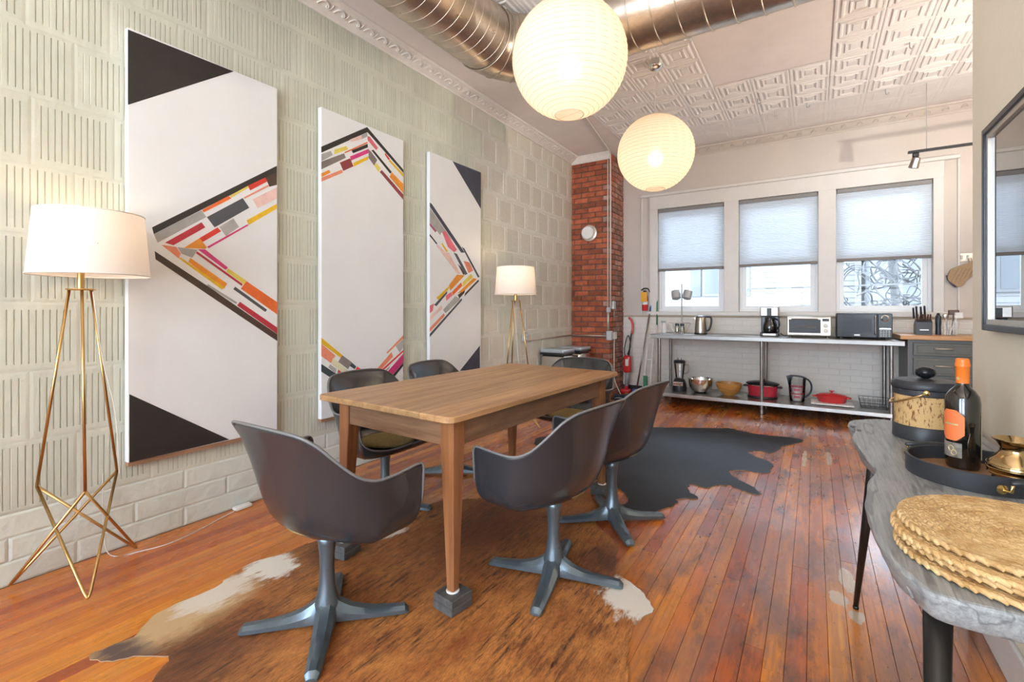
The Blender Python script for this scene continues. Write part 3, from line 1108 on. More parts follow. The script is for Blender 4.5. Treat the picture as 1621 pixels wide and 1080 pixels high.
for k, c in PAINT.items():
    pm('paint_' + k, c, 0.5, var=0.22, vscale=9, rnd=0.04)


def painting(name, label, y0, y1, art):
    z0, z1 = 0.438, 2.658
    t = thing(name, label, 'painting', (0, (y0 + y1) / 2, z0), group='three abstract paintings')
    yc = (y0 + y1) / 2
    mb = MB().rbox(0.012, 0.05, y0 - yc, y1 - yc, 0, z1 - z0, 0.003, 1)
    mb.obj('canvas', 'canvas_white', t)
    MB().box(0.003, 0.044, y0 - yc + 0.004, y1 - yc - 0.004, -0.022, -0.0005).obj('bottom_batten', 'raw_wood', t)
    rr = random.Random(name)
    for k, (c, poly) in enumerate(art):
        p = [(min(max(a, y0 + 0.001), y1 - 0.001) - yc, min(max(b, z0 + 0.001), z1 - 0.001) - z0) for a, b in poly]
        d = 0.0503 + 0.00005 * (k % 9)
        MB().prism(p, 0.0495, d + 0.0004, axis='x').obj('paint_patch', 'paint_' + c, t)


painting('abstract_painting', 'tall white painting with sideways V of bright blocks beside the large floor lamp', 0.972, 1.768, ART_A)
painting('abstract_painting', 'tall white painting with coloured blocks pointing up and down, middle of three', 2.092, 2.889, ART_B)
painting('abstract_painting', 'tall white painting with pastel blocks pointing toward the small lamp, farthest of three', 3.215, 4.0, ART_C)

# ------------------------------------------------------------------ spiral duct
pm('duct_metal', (0.58, 0.50, 0.41), 0.30, 0.9, col2=(0.42, 0.36, 0.30), vscale=3, stretch=(3, 3, 3), bump=0.10, bscale=90, bstretch=(1, 1, 1), rvar=0.15)
pm('duct_seam', (0.50, 0.43, 0.35), 0.35, 0.9)
DX, DY, DZ, DR = 0.985, 3.10, 3.185, 0.225
du = thing('ceiling_duct', 'large spiral metal duct turning a corner under the ceiling', 'duct')


def ring_pts(c, u, w, r, seg=40):
    return [tuple(Vector(c) + (Vector(u) * math.cos(2 * PI * i / seg) + Vector(w) * math.sin(2 * PI * i / seg)) * r) for i in range(seg)]


EL = 0.34   # elbow radius at the axis
mb = MB()
mb.grid([ring_pts((DX, y, DZ), (1, 0, 0), (0, 0, 1), DR) for y in (BACK + 0.02, 0.0, 1.0, 2.0, DY - EL)], closed_u=True)
mb.obj('duct_run', 'duct_metal', du, smooth='all')
mb = MB()
mb.grid([ring_pts((x_, DY, DZ), (0, 1, 0), (0, 0, 1), DR) for x_ in (DX + EL, 2.0, 3.0, 4.0, KX - 0.01)], closed_u=True)
mb.obj('duct_run', 'duct_metal', du, smooth='all')
rows = []
cx, cy = DX + EL, DY - EL
for k in range(13):
    a = PI - k * (PI / 2) / 12
    c = (cx + EL * math.cos(a), cy + EL * math.sin(a), DZ)
    rows.append(ring_pts(c, (math.cos(a), math.sin(a), 0), (0, 0, 1), DR + 0.004))
MB().grid(rows, closed_u=True).obj('duct_elbow', 'duct_metal', du, smooth='all')


def seam(c, u, w, r, name='seam_ring', t=0.0035):
    MB().tube(ring_pts(c, u, w, r, 40), t, 5, closed=True).obj(name, 'duct_seam', du, smooth='all')


y = 0.9
while y < DY - EL:
    seam((DX, y, DZ), (1, 0.12, 0), (0, 0, 1), DR - 0.0005, t=0.0028)
    y += 0.085
for k in (0, 3, 6, 9, 12):
    a = PI - k * (PI / 2) / 12
    seam((cx + EL * math.cos(a), cy + EL * math.sin(a), DZ), (math.cos(a), math.sin(a), 0), (0, 0, 1), DR + 0.006, t=0.005)
x = DX + EL + 0.09
while x < 3.7:
    seam((x, DY, DZ), (0.08, 1, 0), (0, 0, 1), DR + 0.001, t=0.0055)
    x += 0.148
for x_ in (1.9, 3.2):
    MB().tube([(x_, DY, DZ + DR), (x_, DY, CEIL + 0.003)], 0.006, 6).obj('hanger_rod', 'duct_seam', du)
MB().tube([(DX, 1.6, DZ + DR - .005), (DX, 1.6, CEIL + 0.003)], 0.006, 6).obj('hanger_rod', 'duct_seam', du)

# ------------------------------------------------------------------ paper lanterns
cloth_light('lantern_paper', (0.90, 0.83, 0.74), 0.55, emit=0.10, ecol=(1.0, 0.69, 0.42), glow=0.22)
pm('lantern_wire', (0.62, 0.50, 0.34), 0.6)
emis('warm_bulb', (1.0, 0.80, 0.55), 1.2)
pm('chrome', (0.75, 0.75, 0.76), 0.12, 1.0)
pm('cord_white', (0.75, 0.72, 0.66), 0.5)
pm('socket_black', (0.02, 0.02, 0.02), 0.4)


def bulb_light(parent, loc, power, radius=0.04, col=(1.0, 0.74, 0.45)):
    d = bpy.data.lights.new('bulb_glow', 'POINT')
    d.energy = power
    d.color = col
    d.shadow_soft_size = radius
    o = bpy.data.objects.new('bulb_glow', d)
    COL.objects.link(o)
    o.parent = parent
    o.location = loc


def lantern(label, loc, r, ztop, canopy_z):
    t = thing('paper_lantern', label, 'lantern', loc, group='round paper lanterns')
    a0 = math.asin(0.25)
    n = 56
    prof = []
    for k in range(n + 1):
        a = -PI / 2 + a0 + (PI - 2 * a0) * k / n
        rr = r - (0.0035 if k % 2 else 0.0)
        prof.append((rr * math.cos(a), rr * math.sin(a)))
    MB().lathe(prof, 48, cap=False).obj('paper_shade', 'lantern_paper', t, smooth='all')
    pts = []
    for k in range(n // 2 * 24 + 1):
        u = k / (n // 2 * 24)
        a = -PI / 2 + a0 + (PI - 2 * a0) * u
        b = 2 * PI * k / 24
        pts.append(((r + .0006) * math.cos(a) * math.cos(b), (r + .0006) * math.cos(a) * math.sin(b), (r + .0006) * math.sin(a)))
    MB().tube(pts, 0.0011, 3, cap=False).obj('spiral_wire', 'lantern_wire', t)
    for s in (-1, 1):
        zz = s * r * math.cos(a0)
        MB().tube([(0.25 * r * math.cos(q * PI / 16), 0.25 * r * math.sin(q * PI / 16), zz) for q in range(32)], 0.0025, 5, closed=True).obj('rim_wire', 'lantern_wire', t)
    MB().tube([(-0.25 * r, 0, r * math.cos(a0)), (0, 0, r * math.cos(a0) + 0.004), (0.25 * r, 0, r * math.cos(a0))], 0.0025, 5).obj('top_bar', 'lantern_wire', t)
    MB().tube([(-0.25 * r, 0.02, -r * math.cos(a0)), (0.25 * r, -0.02, -r * math.cos(a0))], 0.0012, 4).obj('bottom_bar', 'lantern_wire', t)
    MB().lathe([(0.008, 0.14), (0.02, 0.13), (0.02, 0.075), (0.012, 0.07)], 12).obj('socket', 'socket_black', t)
    MB().tube([(0, 0, 0.13), (0, 0, canopy_z - loc[2] - 0.01)], 0.0028, 6).obj('cord', 'cord_white', t)
    MB().lathe([(0.012, -0.04), (0.03, -0.036), (0.045, -0.028), (0.062, -0.012), (0.064, 0.0)], 24, (0, 0, canopy_z - loc[2])).obj('ceiling_canopy', 'chrome', t, smooth=True)
    MB().box(-0.05, 0.05, -0.05, 0.05, canopy_z - loc[2], CEIL - loc[2]).obj('junction_box', 'trim_white', t)
    bulb = MB().lathe([(0.012, 0.07), (0.014, 0.05), (0.028, 0.02), (0.030, 0.0), (0.022, -0.018), (0.006, -0.026)], 14).obj('bulb', 'warm_bulb', t, smooth='all')
    bulb_light(t, (0, 0, -0.045), 1.2, col=(1.0, 0.74, 0.49))


lantern('large round paper lantern overlapping the metal duct, nearer of the two', (1.80, 2.48, 2.665), 0.33, CEIL, CEIL - 0.03)
lantern('round paper lantern hanging on a long cord before the windows, farther of the two', (1.81, 4.21, 2.605), 0.33, CEIL, CEIL - 0.05)

# ------------------------------------------------------------------ unseen uplighters added to brighten the ceiling, behind the viewer and in the kitchen corner
pm('bowl_metal', (0.6, 0.6, 0.6), 0.4, 0.6)


def fill_uplight(label, x_, y_, power):
    t = thing('added_fill_lamp', label, 'lamp', (x_, y_, 0), group='added fill uplighters')
    MB().lathe([(0.14, 0.0005), (0.14, 0.015), (0.02, 0.03)], 24).obj('base', 'bowl_metal', t, smooth=True)
    MB().tube([(0, 0, 0.02), (0, 0, 1.78)], 0.012, 10).obj('pole', 'bowl_metal', t, smooth='all')
    MB().lathe([(0.02, 1.76), (0.09, 1.78), (0.16, 1.84), (0.19, 1.90), (0.186, 1.90), (0.155, 1.845), (0.085, 1.787), (0.001, 1.775)], 28, cap=False).obj('bowl', 'bowl_metal', t, smooth=True)
    MB().lathe([(0.015, 1.78), (0.03, 1.81), (0.02, 1.84)], 12).obj('bulb', 'warm_bulb', t, smooth='all')
    bulb_light(t, (0, 0, 1.875), power, 0.04, (1.0, 0.90, 0.78))


fill_uplight('added unseen fill uplighter in the kitchen corner beyond the partition', 4.85, 4.4, FILL_POWER * 1.6)
fill_uplight('added unseen fill uplighter behind the viewer in the middle of the room', 2.6, -0.9, FILL_POWER)
fill_uplight('added unseen fill uplighter behind the viewer near the rear windows', 3.1, -2.2, FILL_POWER)

# ------------------------------------------------------------------ tripod floor lamps
pm('brass', (0.62, 0.40, 0.16), 0.28, 1.0, var=0.12, vscale=10)
cloth_light('shade_linen', (0.84, 0.78, 0.74), 0.32, emit=0.0)
pm('cable_clear', (0.72, 0.70, 0.64), 0.4)


def lamp(label, loc, rot, power):
    t = thing('floor_lamp', label, 'lamp', loc, rot, group='brass tripod floor lamps')
    ang = [0.0, 2 * PI / 3, 4 * PI / 3]
    kn = [(0.158 * math.cos(a), 0.158 * math.sin(a), 0.44) for a in ang]
    ft = [(0.262 * math.cos(a), 0.262 * math.sin(a), 0.007) for a in ang]
    tp = [(0.042 * math.cos(a), 0.042 * math.sin(a), 1.312) for a in ang]
    for k in range(3):
        MB().tube([tp[k], kn[k]], 0.0062, 8).obj('leg_rod', 'brass', t, smooth='all')
        # hairpin foot: from one knee down to the foot and up to the other knee
        a, b, f = Vector(kn[(k + 1) % 3]), Vector(kn[(k + 2) % 3]), Vector(ft[k])
        da, db = (a - f).normalized(), (b - f).normalized()
        pts = [a] + [f + da * 0.10] + smooth_path([f + da * 0.045, f + (da + db) * 0.010, f + db * 0.045], 5) + [f + db * 0.10, b]
        MB().tube(pts, 0.0062, 8).obj('hairpin_foot', 'brass', t, smooth='all')
    MB().lathe([(0.05, 1.306), (0.052, 1.309), (0.05, 1.313)], 24).obj('top_plate', 'brass', t, smooth=True)
    MB().lathe([(0.013, 1.313), (0.013, 1.40), (0.017, 1.402), (0.017, 1.44)], 16).obj('socket_stem', 'brass', t, smooth=True)
    prof = [(0.214, 1.372), (0.212, 1.378), (0.191, 1.648), (0.190, 1.652)]
    sh = MB().lathe(prof, 48, cap=False).obj('lamp_shade', 'shade_linen', t, smooth='all')
    for zz, rr in ((1.374, 0.2135), (1.650, 0.1905)):
        MB().tube([(rr * math.cos(q * PI / 24), rr * math.sin(q * PI / 24), zz) for q in range(48)], 0.003, 5, closed=True).obj('rim', 'cord_white', sh, smooth='all')
    for a in ang:
        MB().tube([(0.016 * math.cos(a), 0.016 * math.sin(a), 1.43), (0.205 * math.cos(a), 0.205 * math.sin(a), 1.50)], 0.002, 5).obj('spider_arm', 'brass', sh)
    MB().lathe([(0.013, 1.44), (0.014, 1.455), (0.03, 1.49), (0.031, 1.51), (0.022, 1.535), (0.006, 1.545)], 14).obj('bulb', 'warm_bulb', t, smooth='all')
    bulb_light(t, (0, 0, 1.565), power, 0.035)
    return t


L1 = lamp('tall brass tripod lamp with white drum shade at the near end of the block wall', (0.206, 0.748, 0), R(-130), 1.0)
cord = MB().tube(smooth_path([(0.06, 0.025, 1.30), (0.055, 0.06, 1.0), (0.075, 0.10, 0.75), (0.03, 0.13, 0.45)], 6), 0.0022, 5)
co = cord.obj('power_cord', 'cable_clear')
co.parent = L1
co.matrix_parent_inverse = Matrix.Rotation(R(130), 4, 'Z')
co2 = MB().tube(smooth_path([(0.075, 0.865, 0.42), (0.055, 0.875, 0.12), (0.075, 0.90, 0.006), (0.14, 1.0, 0.004), (0.17, 1.12, 0.004), (0.13, 1.28, 0.004), (0.075, 1.42, 0.004), (0.055, 1.52, 0.012)], 8), 0.0024, 5)
tag(co2.obj('lamp_cord', 'cable_clear'), 'thin clear lamp cord trailing over the floor to the wall', 'cord')
pl = MB().rbox(0.012, 0.065, 1.50, 1.60, 0.0005, 0.022, 0.008, 2)
tag(pl.obj('foot_switch', 'cable_clear', smooth=True), 'clear plastic cord switch lying at the foot of the block wall', 'switch')
L2 = dup(L1, (0.43, 4.08, 0), R(-100), 'smaller looking brass tripod lamp with glowing shade behind the dining table', 'brass tripod floor lamps')
for ch in list(L2.children):
    if ch.type == 'LIGHT':
        ch.data = ch.data.copy()
        ch.data.energy = 1.2

# the near lamp's shade sits slightly off its stem
off = Matrix.Rotation(R(130), 4, 'Z') @ Vector((0.040, 0.026, 0))
for ch in L1.children:
    if ch.name.split('.')[0] == 'lamp_shade':
        ch.location = off

# ------------------------------------------------------------------ dining table on riser blocks
def wood(name, a, b, stretch, vscale=1.0, rough=0.45, rnd=0.05, bump=0.2, coat=0.0):
    pm(name, a, rough, col2=b, vscale=vscale, stretch=stretch, detail=6, bump=bump, bscale=1.0, bstretch=tuple(s * 1.6 for s in stretch), rnd=rnd, lo=0.32, hi=0.68, local=False, coat=coat)


wood('table_top_wood', (0.50, 0.29, 0.135), (0.26, 0.125, 0.05), (24, 1.5, 24), rough=0.38, rnd=0.13)
wood('apron_wood', (0.30, 0.155, 0.08), (0.17, 0.082, 0.042), (4, 4, 40), rough=0.42)
wood('leg_wood', (0.33, 0.135, 0.05), (0.20, 0.075, 0.03), (36, 36, 2), rough=0.36)
wood('block_wood', (0.10, 0.098, 0.092), (0.055, 0.052, 0.05), (40, 6, 40), rough=0.6)
TZ, TH = 0.805, 0.028
TW, TL = 0.885, 1.645
BLK = 0.064
dt = thing('dining_table', 'long weathered wooden dining table with tapered legs', 'table', (1.42, 2.235, BLK + 0.006), R(-2.7))
tz = TZ - BLK - 0.006
wid = [0.165, 0.19, 0.175, 0.185, 0.17]
xs = -TW / 2
rc = 0.035
for k, w in enumerate(wid):
    a, b = xs, xs + w - 0.0012
    poly = []
    for (px_, py_, sx_, sy_) in ((a, -TL / 2, -1, -1), (b, -TL / 2, 1, -1), (b, TL / 2, 1, 1), (a, TL / 2, -1, 1)):
        outer = (k == 0 and sx_ < 0) or (k == len(wid) - 1 and sx_ > 0)
        if outer:
            cx_, cy_ = px_ - sx_ * rc, py_ - sy_ * rc
            st = math.atan2(-1, 0) if False else {(-1, -1): PI, (1, -1): 1.5 * PI, (1, 1): 0, (-1, 1): 0.5 * PI}[(sx_, sy_)]
            poly += [(cx_ + rc * math.cos(st + q * PI / 10), cy_ + rc * math.sin(st + q * PI / 10)) for q in range(6)]
        else:
            poly.append((px_, py_ + random.uniform(-.0008, .0008)))
    cxm = (a + b) / 2
    mb = MB()
    n_ = len(poly)
    layers = [(tz - TH, 0.004), (tz - TH + 0.004, 0.0), (tz - 0.005, 0.0), (tz - 0.0015, 0.0018), (tz, 0.005)]
    rows = []
    for z_, ins in layers:
        row_ = []
        for q in poly:
            ix = ins if (k in (0, 4)) else min(ins, 0.0006)
            dx_ = (1 if q[0] < cxm else -1) * (ins if ((k == 0 and q[0] < cxm) or (k == 4 and q[0] > cxm)) else min(ins, 0.0008))
            dy_ = (1 if q[1] < 0 else -1) * ins
            row_.append((q[0] + dx_, q[1] + dy_, z_))
        rows.append(row_)
    mb.grid(rows, closed_u=True)
    mb.add(rows[0], [tuple(reversed(range(n_)))])
    mb.add(rows[-1], [tuple(range(n_))])
    mb.obj('tabletop_board', 'table_top_wood', dt)
    xs += w
OV = 0.062
lx, ly = TW / 2 - OV, TL / 2 - OV - 0.02
LT = 0.074
AP = 0.118
zt = tz - TH
for sx_ in (-1, 1):
    MB().rbox(sx_ * lx - sx_ * 0.008 - (0.022 if sx_ > 0 else 0), sx_ * lx - sx_ * 0.008 + (0.022 if sx_ < 0 else 0), -ly + LT, ly - LT, zt - AP, zt, 0.002, 1).obj('apron', 'apron_wood', dt)
for sy_ in (-1, 1):
    y_a = sy_ * ly - sy_ * 0.008
    MB().rbox(-lx + LT, lx - LT, min(y_a, y_a - sy_ * 0.022), max(y_a, y_a - sy_ * 0.022), zt - AP, zt, 0.002, 1).obj('apron', 'apron_wood', dt)
blocks = []
for sx_ in (-1, 1):
    for sy_ in (-1, 1):
        ox, oy = sx_ * lx, sy_ * ly
        mb = MB()
        rows = []
        for z_, wd in ((0.0, 0.036), (0.02, 0.038), (zt - AP - 0.015, LT - 0.002), (zt - AP, LT), (zt, LT)):
            a, b = ox - sx_ * wd, ox
            c, d = oy - sy_ * wd, oy
            x0_, x1_ = min(a, b), max(a, b)
            y0_, y1_ = min(c, d), max(c, d)
            cf_ = 0.004
            rows.append([(x0_ + cf_, y0_, z_), (x1_ - cf_, y0_, z_), (x1_, y0_ + cf_, z_), (x1_, y1_ - cf_, z_), (x1_ - cf_, y1_, z_), (x0_ + cf_, y1_, z_), (x0_, y1_ - cf_, z_), (x0_, y0_ + cf_, z_)])
        mb.grid(rows, closed_u=True)
        mb.add(rows[0], [tuple(reversed(range(8)))])
        mb.add(rows[-1], [tuple(range(8))])
        lg = mb.obj('leg', 'leg_wood', dt)
        MB().lathe([(0.027, 0.0), (0.028, 0.003), (0.026, 0.006)], 16, (ox - sx_ * 0.018, oy - sy_ * 0.018, 0)).obj('felt_foot', 'trim_white', lg)
        wp = Matrix.Rotation(R(-2.7), 4, 'Z') @ Vector((ox - sx_ * 0.018, oy - sy_ * 0.018, 0)) + Vector((1.42, 2.235, 0))
        blocks.append((wp, sx_, sy_))
bl_lab = {(1, -1): 'square dark wood riser block under the nearest table leg', (-1, -1): 'square dark wood riser block under the table leg behind the front chair',
          (1, 1): 'square dark wood riser block under the far right table leg', (-1, 1): 'square dark wood riser block under the far table leg by the wall'}
for wp, sx_, sy_ in blocks:
    b_ = thing('riser_block', bl_lab[(sx_, sy_)], 'block', (wp.x, wp.y, 0.0065), R(-8 * sx_), group='riser blocks under the dining table')
    MB().rbox(-0.055, 0.055, -0.058, 0.058, 0, BLK / 2 - 0.0006, 0.003, 1).obj('lower_board', 'block_wood', b_)
    MB().rbox(-0.054, 0.055, -0.057, 0.058, BLK / 2, BLK - 0.001, 0.003, 1).obj('upper_board', 'block_wood', b_)

# ------------------------------------------------------------------ shell chairs
pm('shell_outer', (0.026, 0.029, 0.033), 0.23, spec=0.7)
pm('shell_inner', (0.018, 0.018, 0.02), 0.14, spec=0.6, coat=0.4)
pm('shell_rim', (0.16, 0.155, 0.15), 0.35)
pm('pedestal_metal', (0.15, 0.19, 0.215), 0.30, 0.65, var=0.2, vscale=8, rvar=0.15)
pm('cushion_olive', (0.34, 0.25, 0.10), 0.85, col2=(0.24, 0.17, 0.06), vscale=60, bump=0.3, bscale=250)

RIM = [(0.0, 0.222, 0.412), (0.10, 0.222, 0.412), (0.18, 0.217, 0.417), (0.245, 0.207, 0.430), (0.292, 0.193, 0.450), (0.320, 0.179, 0.482), (0.328, 0.171, 0.53), (0.330, 0.166, 0.58), (0.330, 0.161, 0.619),
       (0.329, 0.146, 0.634), (0.329, 0.09, 0.632), (0.326, 0.02, 0.626), (0.318, -0.045, 0.626), (0.303, -0.105, 0.652), (0.279, -0.165, 0.710), (0.248, -0.215, 0.768),
       (0.205, -0.250, 0.800), (0.14, -0.266, 0.810), (0.07, -0.274, 0.814), (0.0, -0.277, 0.815)]


def make_chair():
    t = thing('shell_armchair', 'x', 'chair', group='dark shell armchairs at the dining table')
    rim = smooth_path(RIM, 3)
    full_ = rim + [Vector((-p.x, p.y, p.z)) for p in reversed(rim[1:-1])]
    n = len(full_)
    c0 = Vector((0, -0.005, 0.356))
    rows = []
    T = [0.0, 0.10, 0.2, 0.3, 0.4, 0.5, 0.6, 0.7, 0.8, 0.88, 0.94, 0.98, 1.0]
    for t_ in T[1:]:
        row_ = []
        for p in full_:
            back = max(0.0, min(1.0, -p.y / 0.25))
            side = max(0.0, min(1.0, (p.z - 0.42) / 0.2)) * (1 - back)
            h = 1 - (1 - t_) ** (2.3 + 1.1 * side)
            v = t_ ** (2.2 + 0.7 * side)
            hb = 0.70 * (1 - (1 - t_) ** 4) + 0.30 * t_ ** 4
            h = h * (1 - back) + hb * back
            v = v * (1 - back) + t_ ** 1.7 * back
            # slight inward belly below the rim so that the rim flares out
            fl = 0.018 * (t_ ** 8) - 0.010 * math.sin(PI * t_) * (0.5 + back)
            d = Vector((p.x, p.y, 0))
            dn = d.normalized()
            q = Vector((c0.x + (p.x - c0.x) * h, c0.y + (p.y - c0.y) * h, c0.z + (p.z - c0.z) * v)) + dn * fl * side
            row_.append(tuple(q))
        rows.append(row_)
    mb = MB()
    mb.grid(rows, closed_u=True)
    mb.add([tuple(c0)] + rows[0], [(0, 1 + i, 1 + (i + 1) % n) for i in range(n)])
    sh = mb.obj('shell', ['shell_outer', 'shell_inner', 'shell_rim'], t, smooth='all', fix=False)
    # outside faces must look outwards/down
    bm = bmesh.new()
    bm.from_mesh(sh.data)
    bmesh.ops.remove_doubles(bm, verts=bm.verts[:], dist=1e-6)
    bmesh.ops.recalc_face_normals(bm, faces=bm.faces[:])
    bm.faces.ensure_lookup_table()
    low = min(bm.faces, key=lambda f: f.calc_center_median().z)
    if low.normal.z > 0:
        bmesh.ops.reverse_faces(bm, faces=bm.faces[:])
    bm.to_mesh(sh.data)
    bm.free()
    sh.data.shade_smooth()
    so = sh.modifiers.new('thickness', 'SOLIDIFY')
    so.thickness = 0.009
    so.offset = -1
    so.material_offset = 1
    so.material_offset_rim = 2
    # edge bead
    MB().tube([tuple(Vector(p) + Vector((0, 0, 0.001))) for p in rows[-1]], 0.0052, 6, closed=True).obj('edge_bead', 'shell_rim', sh, smooth='all')
    # seat pad
    pad = MB()
    pr = []
    for rr, zz in ((0.03, 0.422), (0.11, 0.424), (0.145, 0.421), (0.160, 0.413), (0.164, 0.405), (0.156, 0.398), (0.10, 0.385)):
        pr.append([(rr * 1.12 * math.cos(a), 0.02 + rr * 1.0 * math.sin(a), zz + 0.05 * max(0, abs(math.cos(a)) - 0.4) * (rr / .19) ** 2 * 0.4) for a in [2 * PI * i / 28 for i in range(28)]])
    pad.grid(pr, closed_u=True)
    pad.add(pr[0], [tuple(range(28))])
    pad.obj('seat_cushion', 'cushion_olive', t, smooth='all')
    # pedestal with four feet
    MB().lathe([(0.03, 0.05), (0.052, 0.058), (0.047, 0.085), (0.036, 0.12), (0.0295, 0.16), (0.0268, 0.21), (0.0275, 0.26), (0.033, 0.31), (0.042, 0.348)], 20).obj('pedestal', 'pedestal_metal', t, smooth='all')
    foot = MB()
    secs = []
    for u in [0, 0.12, 0.25, 0.4, 0.55, 0.7, 0.85, 0.95, 1.0]:
        r_ = 0.012 + u * 0.298
        w = 0.040 - 0.016 * u
        top = 0.030 + 0.075 * (1 - u) ** 4.5 + 0.014 * (1 - u)
        bot = 0.004 + 0.014 * (1 - u)
        if u > 0.97:
            top, w = 0.014, w * 0.75
        secs.append([(r_, -w, bot), (r_, -w * 0.98, bot + (top - bot) * 0.55), (r_, -w * 0.45, top), (r_, w * 0.45, top), (r_, w * 0.98, bot + (top - bot) * 0.55), (r_, w, bot)])
    foot.grid(secs, closed_u=True)
    foot.add(secs[0], [tuple(range(6))])
    foot.add(secs[-1], [tuple(reversed(range(6)))])
    fm = foot.mesh('foot', 'pedestal_metal', smooth=True)
    base = bpy.data.objects.new('base', fm)
    feet = []
    bpy.data.objects.remove(base)
    for k in range(4):
        f = inst('foot', fm, t, (0, 0, 0), (0, 0, k * PI / 2))
        feet.append(f)
    return t


def set_feet(ch, ang):
    k = 0
    for c in ch.children:
        if c.name.split('.')[0] == 'foot':
            c.rotation_euler = (0, 0, ang + k * PI / 2)
            k += 1


# (x, y, facing in degrees, foot direction in degrees, label); local +y is the front
CH = [(1.397, 1.160, 90, 45, 'grey shell armchair nearest the viewer, turned away at the near table end'),
      (1.990, 1.920, 172, 14, 'grey shell armchair on the window side, between near leg and next chair'),
      (2.013, 2.605, 172, 38, 'grey shell armchair on the window side with feet beside the black hide'),
      (0.750, 2.045, 0, 18, 'black shell armchair on the wall side below the middle painting'),
      (0.740, 2.715, 2, 32, 'black shell armchair on the wall side below the farthest painting'),
      (1.400, 3.330, -92, 40, 'black shell armchair at the far table end in front of the bins')]
proto = make_chair()
for k, (x_, y_, f_, a_, lab) in enumerate(CH):
    rz = R(f_ - 90)
    if k == 0:
        c = proto
        c.location = (x_, y_, 0.006)
        c.rotation_euler = (0, 0, rz)
        c['label'] = lab
    else:
        c = dup(proto, (x_, y_, 0.006), rz, lab)
    set_feet(c, R(a_) - rz)

# ------------------------------------------------------------------ cowhides
def dist_mask(N, L, pos, c, r0, r1, noise=None, namt=0.0, squash=(1, 1, 1)):
    sub = N.new('ShaderNodeVectorMath')
    sub.operation = 'SUBTRACT'
    L.new(pos, sub.inputs[0])
    sub.inputs[1].default_value = (*c, 0)
    ml = N.new('ShaderNodeVectorMath')
    ml.operation = 'MULTIPLY'
    L.new(sub.outputs[0], ml.inputs[0])
    ml.inputs[1].default_value = squash
    ln = N.new('ShaderNodeVectorMath')
    ln.operation = 'LENGTH'
    L.new(ml.outputs[0], ln.inputs[0])
    src = ln.outputs['Value']
    r0, r1 = r0 + namt * 0.5, r1 + namt * 0.5
    if noise is not None:
        ad = N.new('ShaderNodeMath')
        ad.operation = 'MULTIPLY_ADD'
        L.new(noise, ad.inputs[0])
        ad.inputs[1].default_value = namt
        L.new(src, ad.inputs[2])
        src = ad.outputs[0]
    mr = N.new('ShaderNodeMapRange')
    mr.inputs['From Min'].default_value = r1
    mr.inputs['From Max'].default_value = r0
    L.new(src, mr.inputs['Value'])
    return mr.outputs[0]


def hide_material(name, base, dark, patches, rough, streak=1.0, spec=0.4, zones=()):
    m = bpy.data.materials.new(name)
    nt, p, N, L = _nodes(m)
    geo = N.new('ShaderNodeNewGeometry')
    pos = geo.outputs['Position']

    def noise(sc, stretch, detail=5, rot=0.0, dist=0.0):
        mp = N.new('ShaderNodeMapping')
        mp.inputs['Scale'].default_value = stretch
        mp.inputs['Rotation'].default_value = (0, 0, rot)
        L.new(pos, mp.inputs[0])
        nz = N.new('ShaderNodeTexNoise')
        nz.inputs['Scale'].default_value = sc
        nz.inputs['Detail'].default_value = detail
        nz.inputs['Roughness'].default_value = 0.7
        nz.inputs['Distortion'].default_value = dist
        L.new(mp.outputs[0], nz.inputs['Vector'])
        return nz.outputs['Fac']

    def mix(fac, a, b):
        x = N.new('ShaderNodeMix')
        x.data_type = 'RGBA'
        for sock, val in (('Factor', fac), ('A', a), ('B', b)):
            if isinstance(val, tuple):
                x.inputs[sock].default_value = (*val, 1)
            elif isinstance(val, float):
                x.inputs[sock].default_value = val
            else:
                L.new(val, x.inputs[sock])
        return x.outputs['Result']

    def mr(v, a, b, d=1.0):
        r = N.new('ShaderNodeMapRange')
        r.inputs['From Min'].default_value, r.inputs['From Max'].default_value, r.inputs['To Max'].default_value = a, b, d
        L.new(v, r.inputs['Value'])
        return r.outputs[0]
    big = noise(4.2, (1, 0.7, 1), 5, R(25), 0.5)
    fine = noise(7.0, (8.0, 1.0, 1), 7, R(35), 0.7)
    hair = noise(60.0, (5, 0.8, 1), 3, R(35))
    c = mix(mr(big, 0.35, 0.7), base[0], base[1])
    edge = noise(9.0, (2.6, 0.9, 1), 5, R(35))
    for col, ctr, r0, r1, sq in zones:
        c = mix(dist_mask(N, L, pos, ctr, r0, r1, edge, 0.28, sq), c, col)
    blot = noise(3.3, (1.3, 0.8, 1), 4, R(20), 0.8)
    sm = N.new('ShaderNodeMath')
    sm.operation = 'MULTIPLY'
    L.new(mr(fine, 0.46, 0.66, streak), sm.inputs[0])
    L.new(mr(blot, 0.36, 0.56), sm.inputs[1])
    c = mix(sm.outputs[0], c, dark)
    c = mix(mr(hair, 0.40, 0.70, 0.6), c, dark)
    for col, ctr, r0, r1, sq in patches:
        c = mix(dist_mask(N, L, pos, ctr, r0, r1, edge, 0.28, sq), c, col)
    L.new(c, p.inputs['Base Color'])
    p.inputs['Roughness'].default_value = rough
    p.inputs['Specular IOR Level'].default_value = spec
    bp = N.new('ShaderNodeBump')
    bp.inputs['Strength'].default_value = 0.5
    bp.inputs['Distance'].default_value = 0.004
    L.new(hair, bp.inputs['Height'])
    L.new(bp.outputs[0], p.inputs['Normal'])
    MATS[name] = m


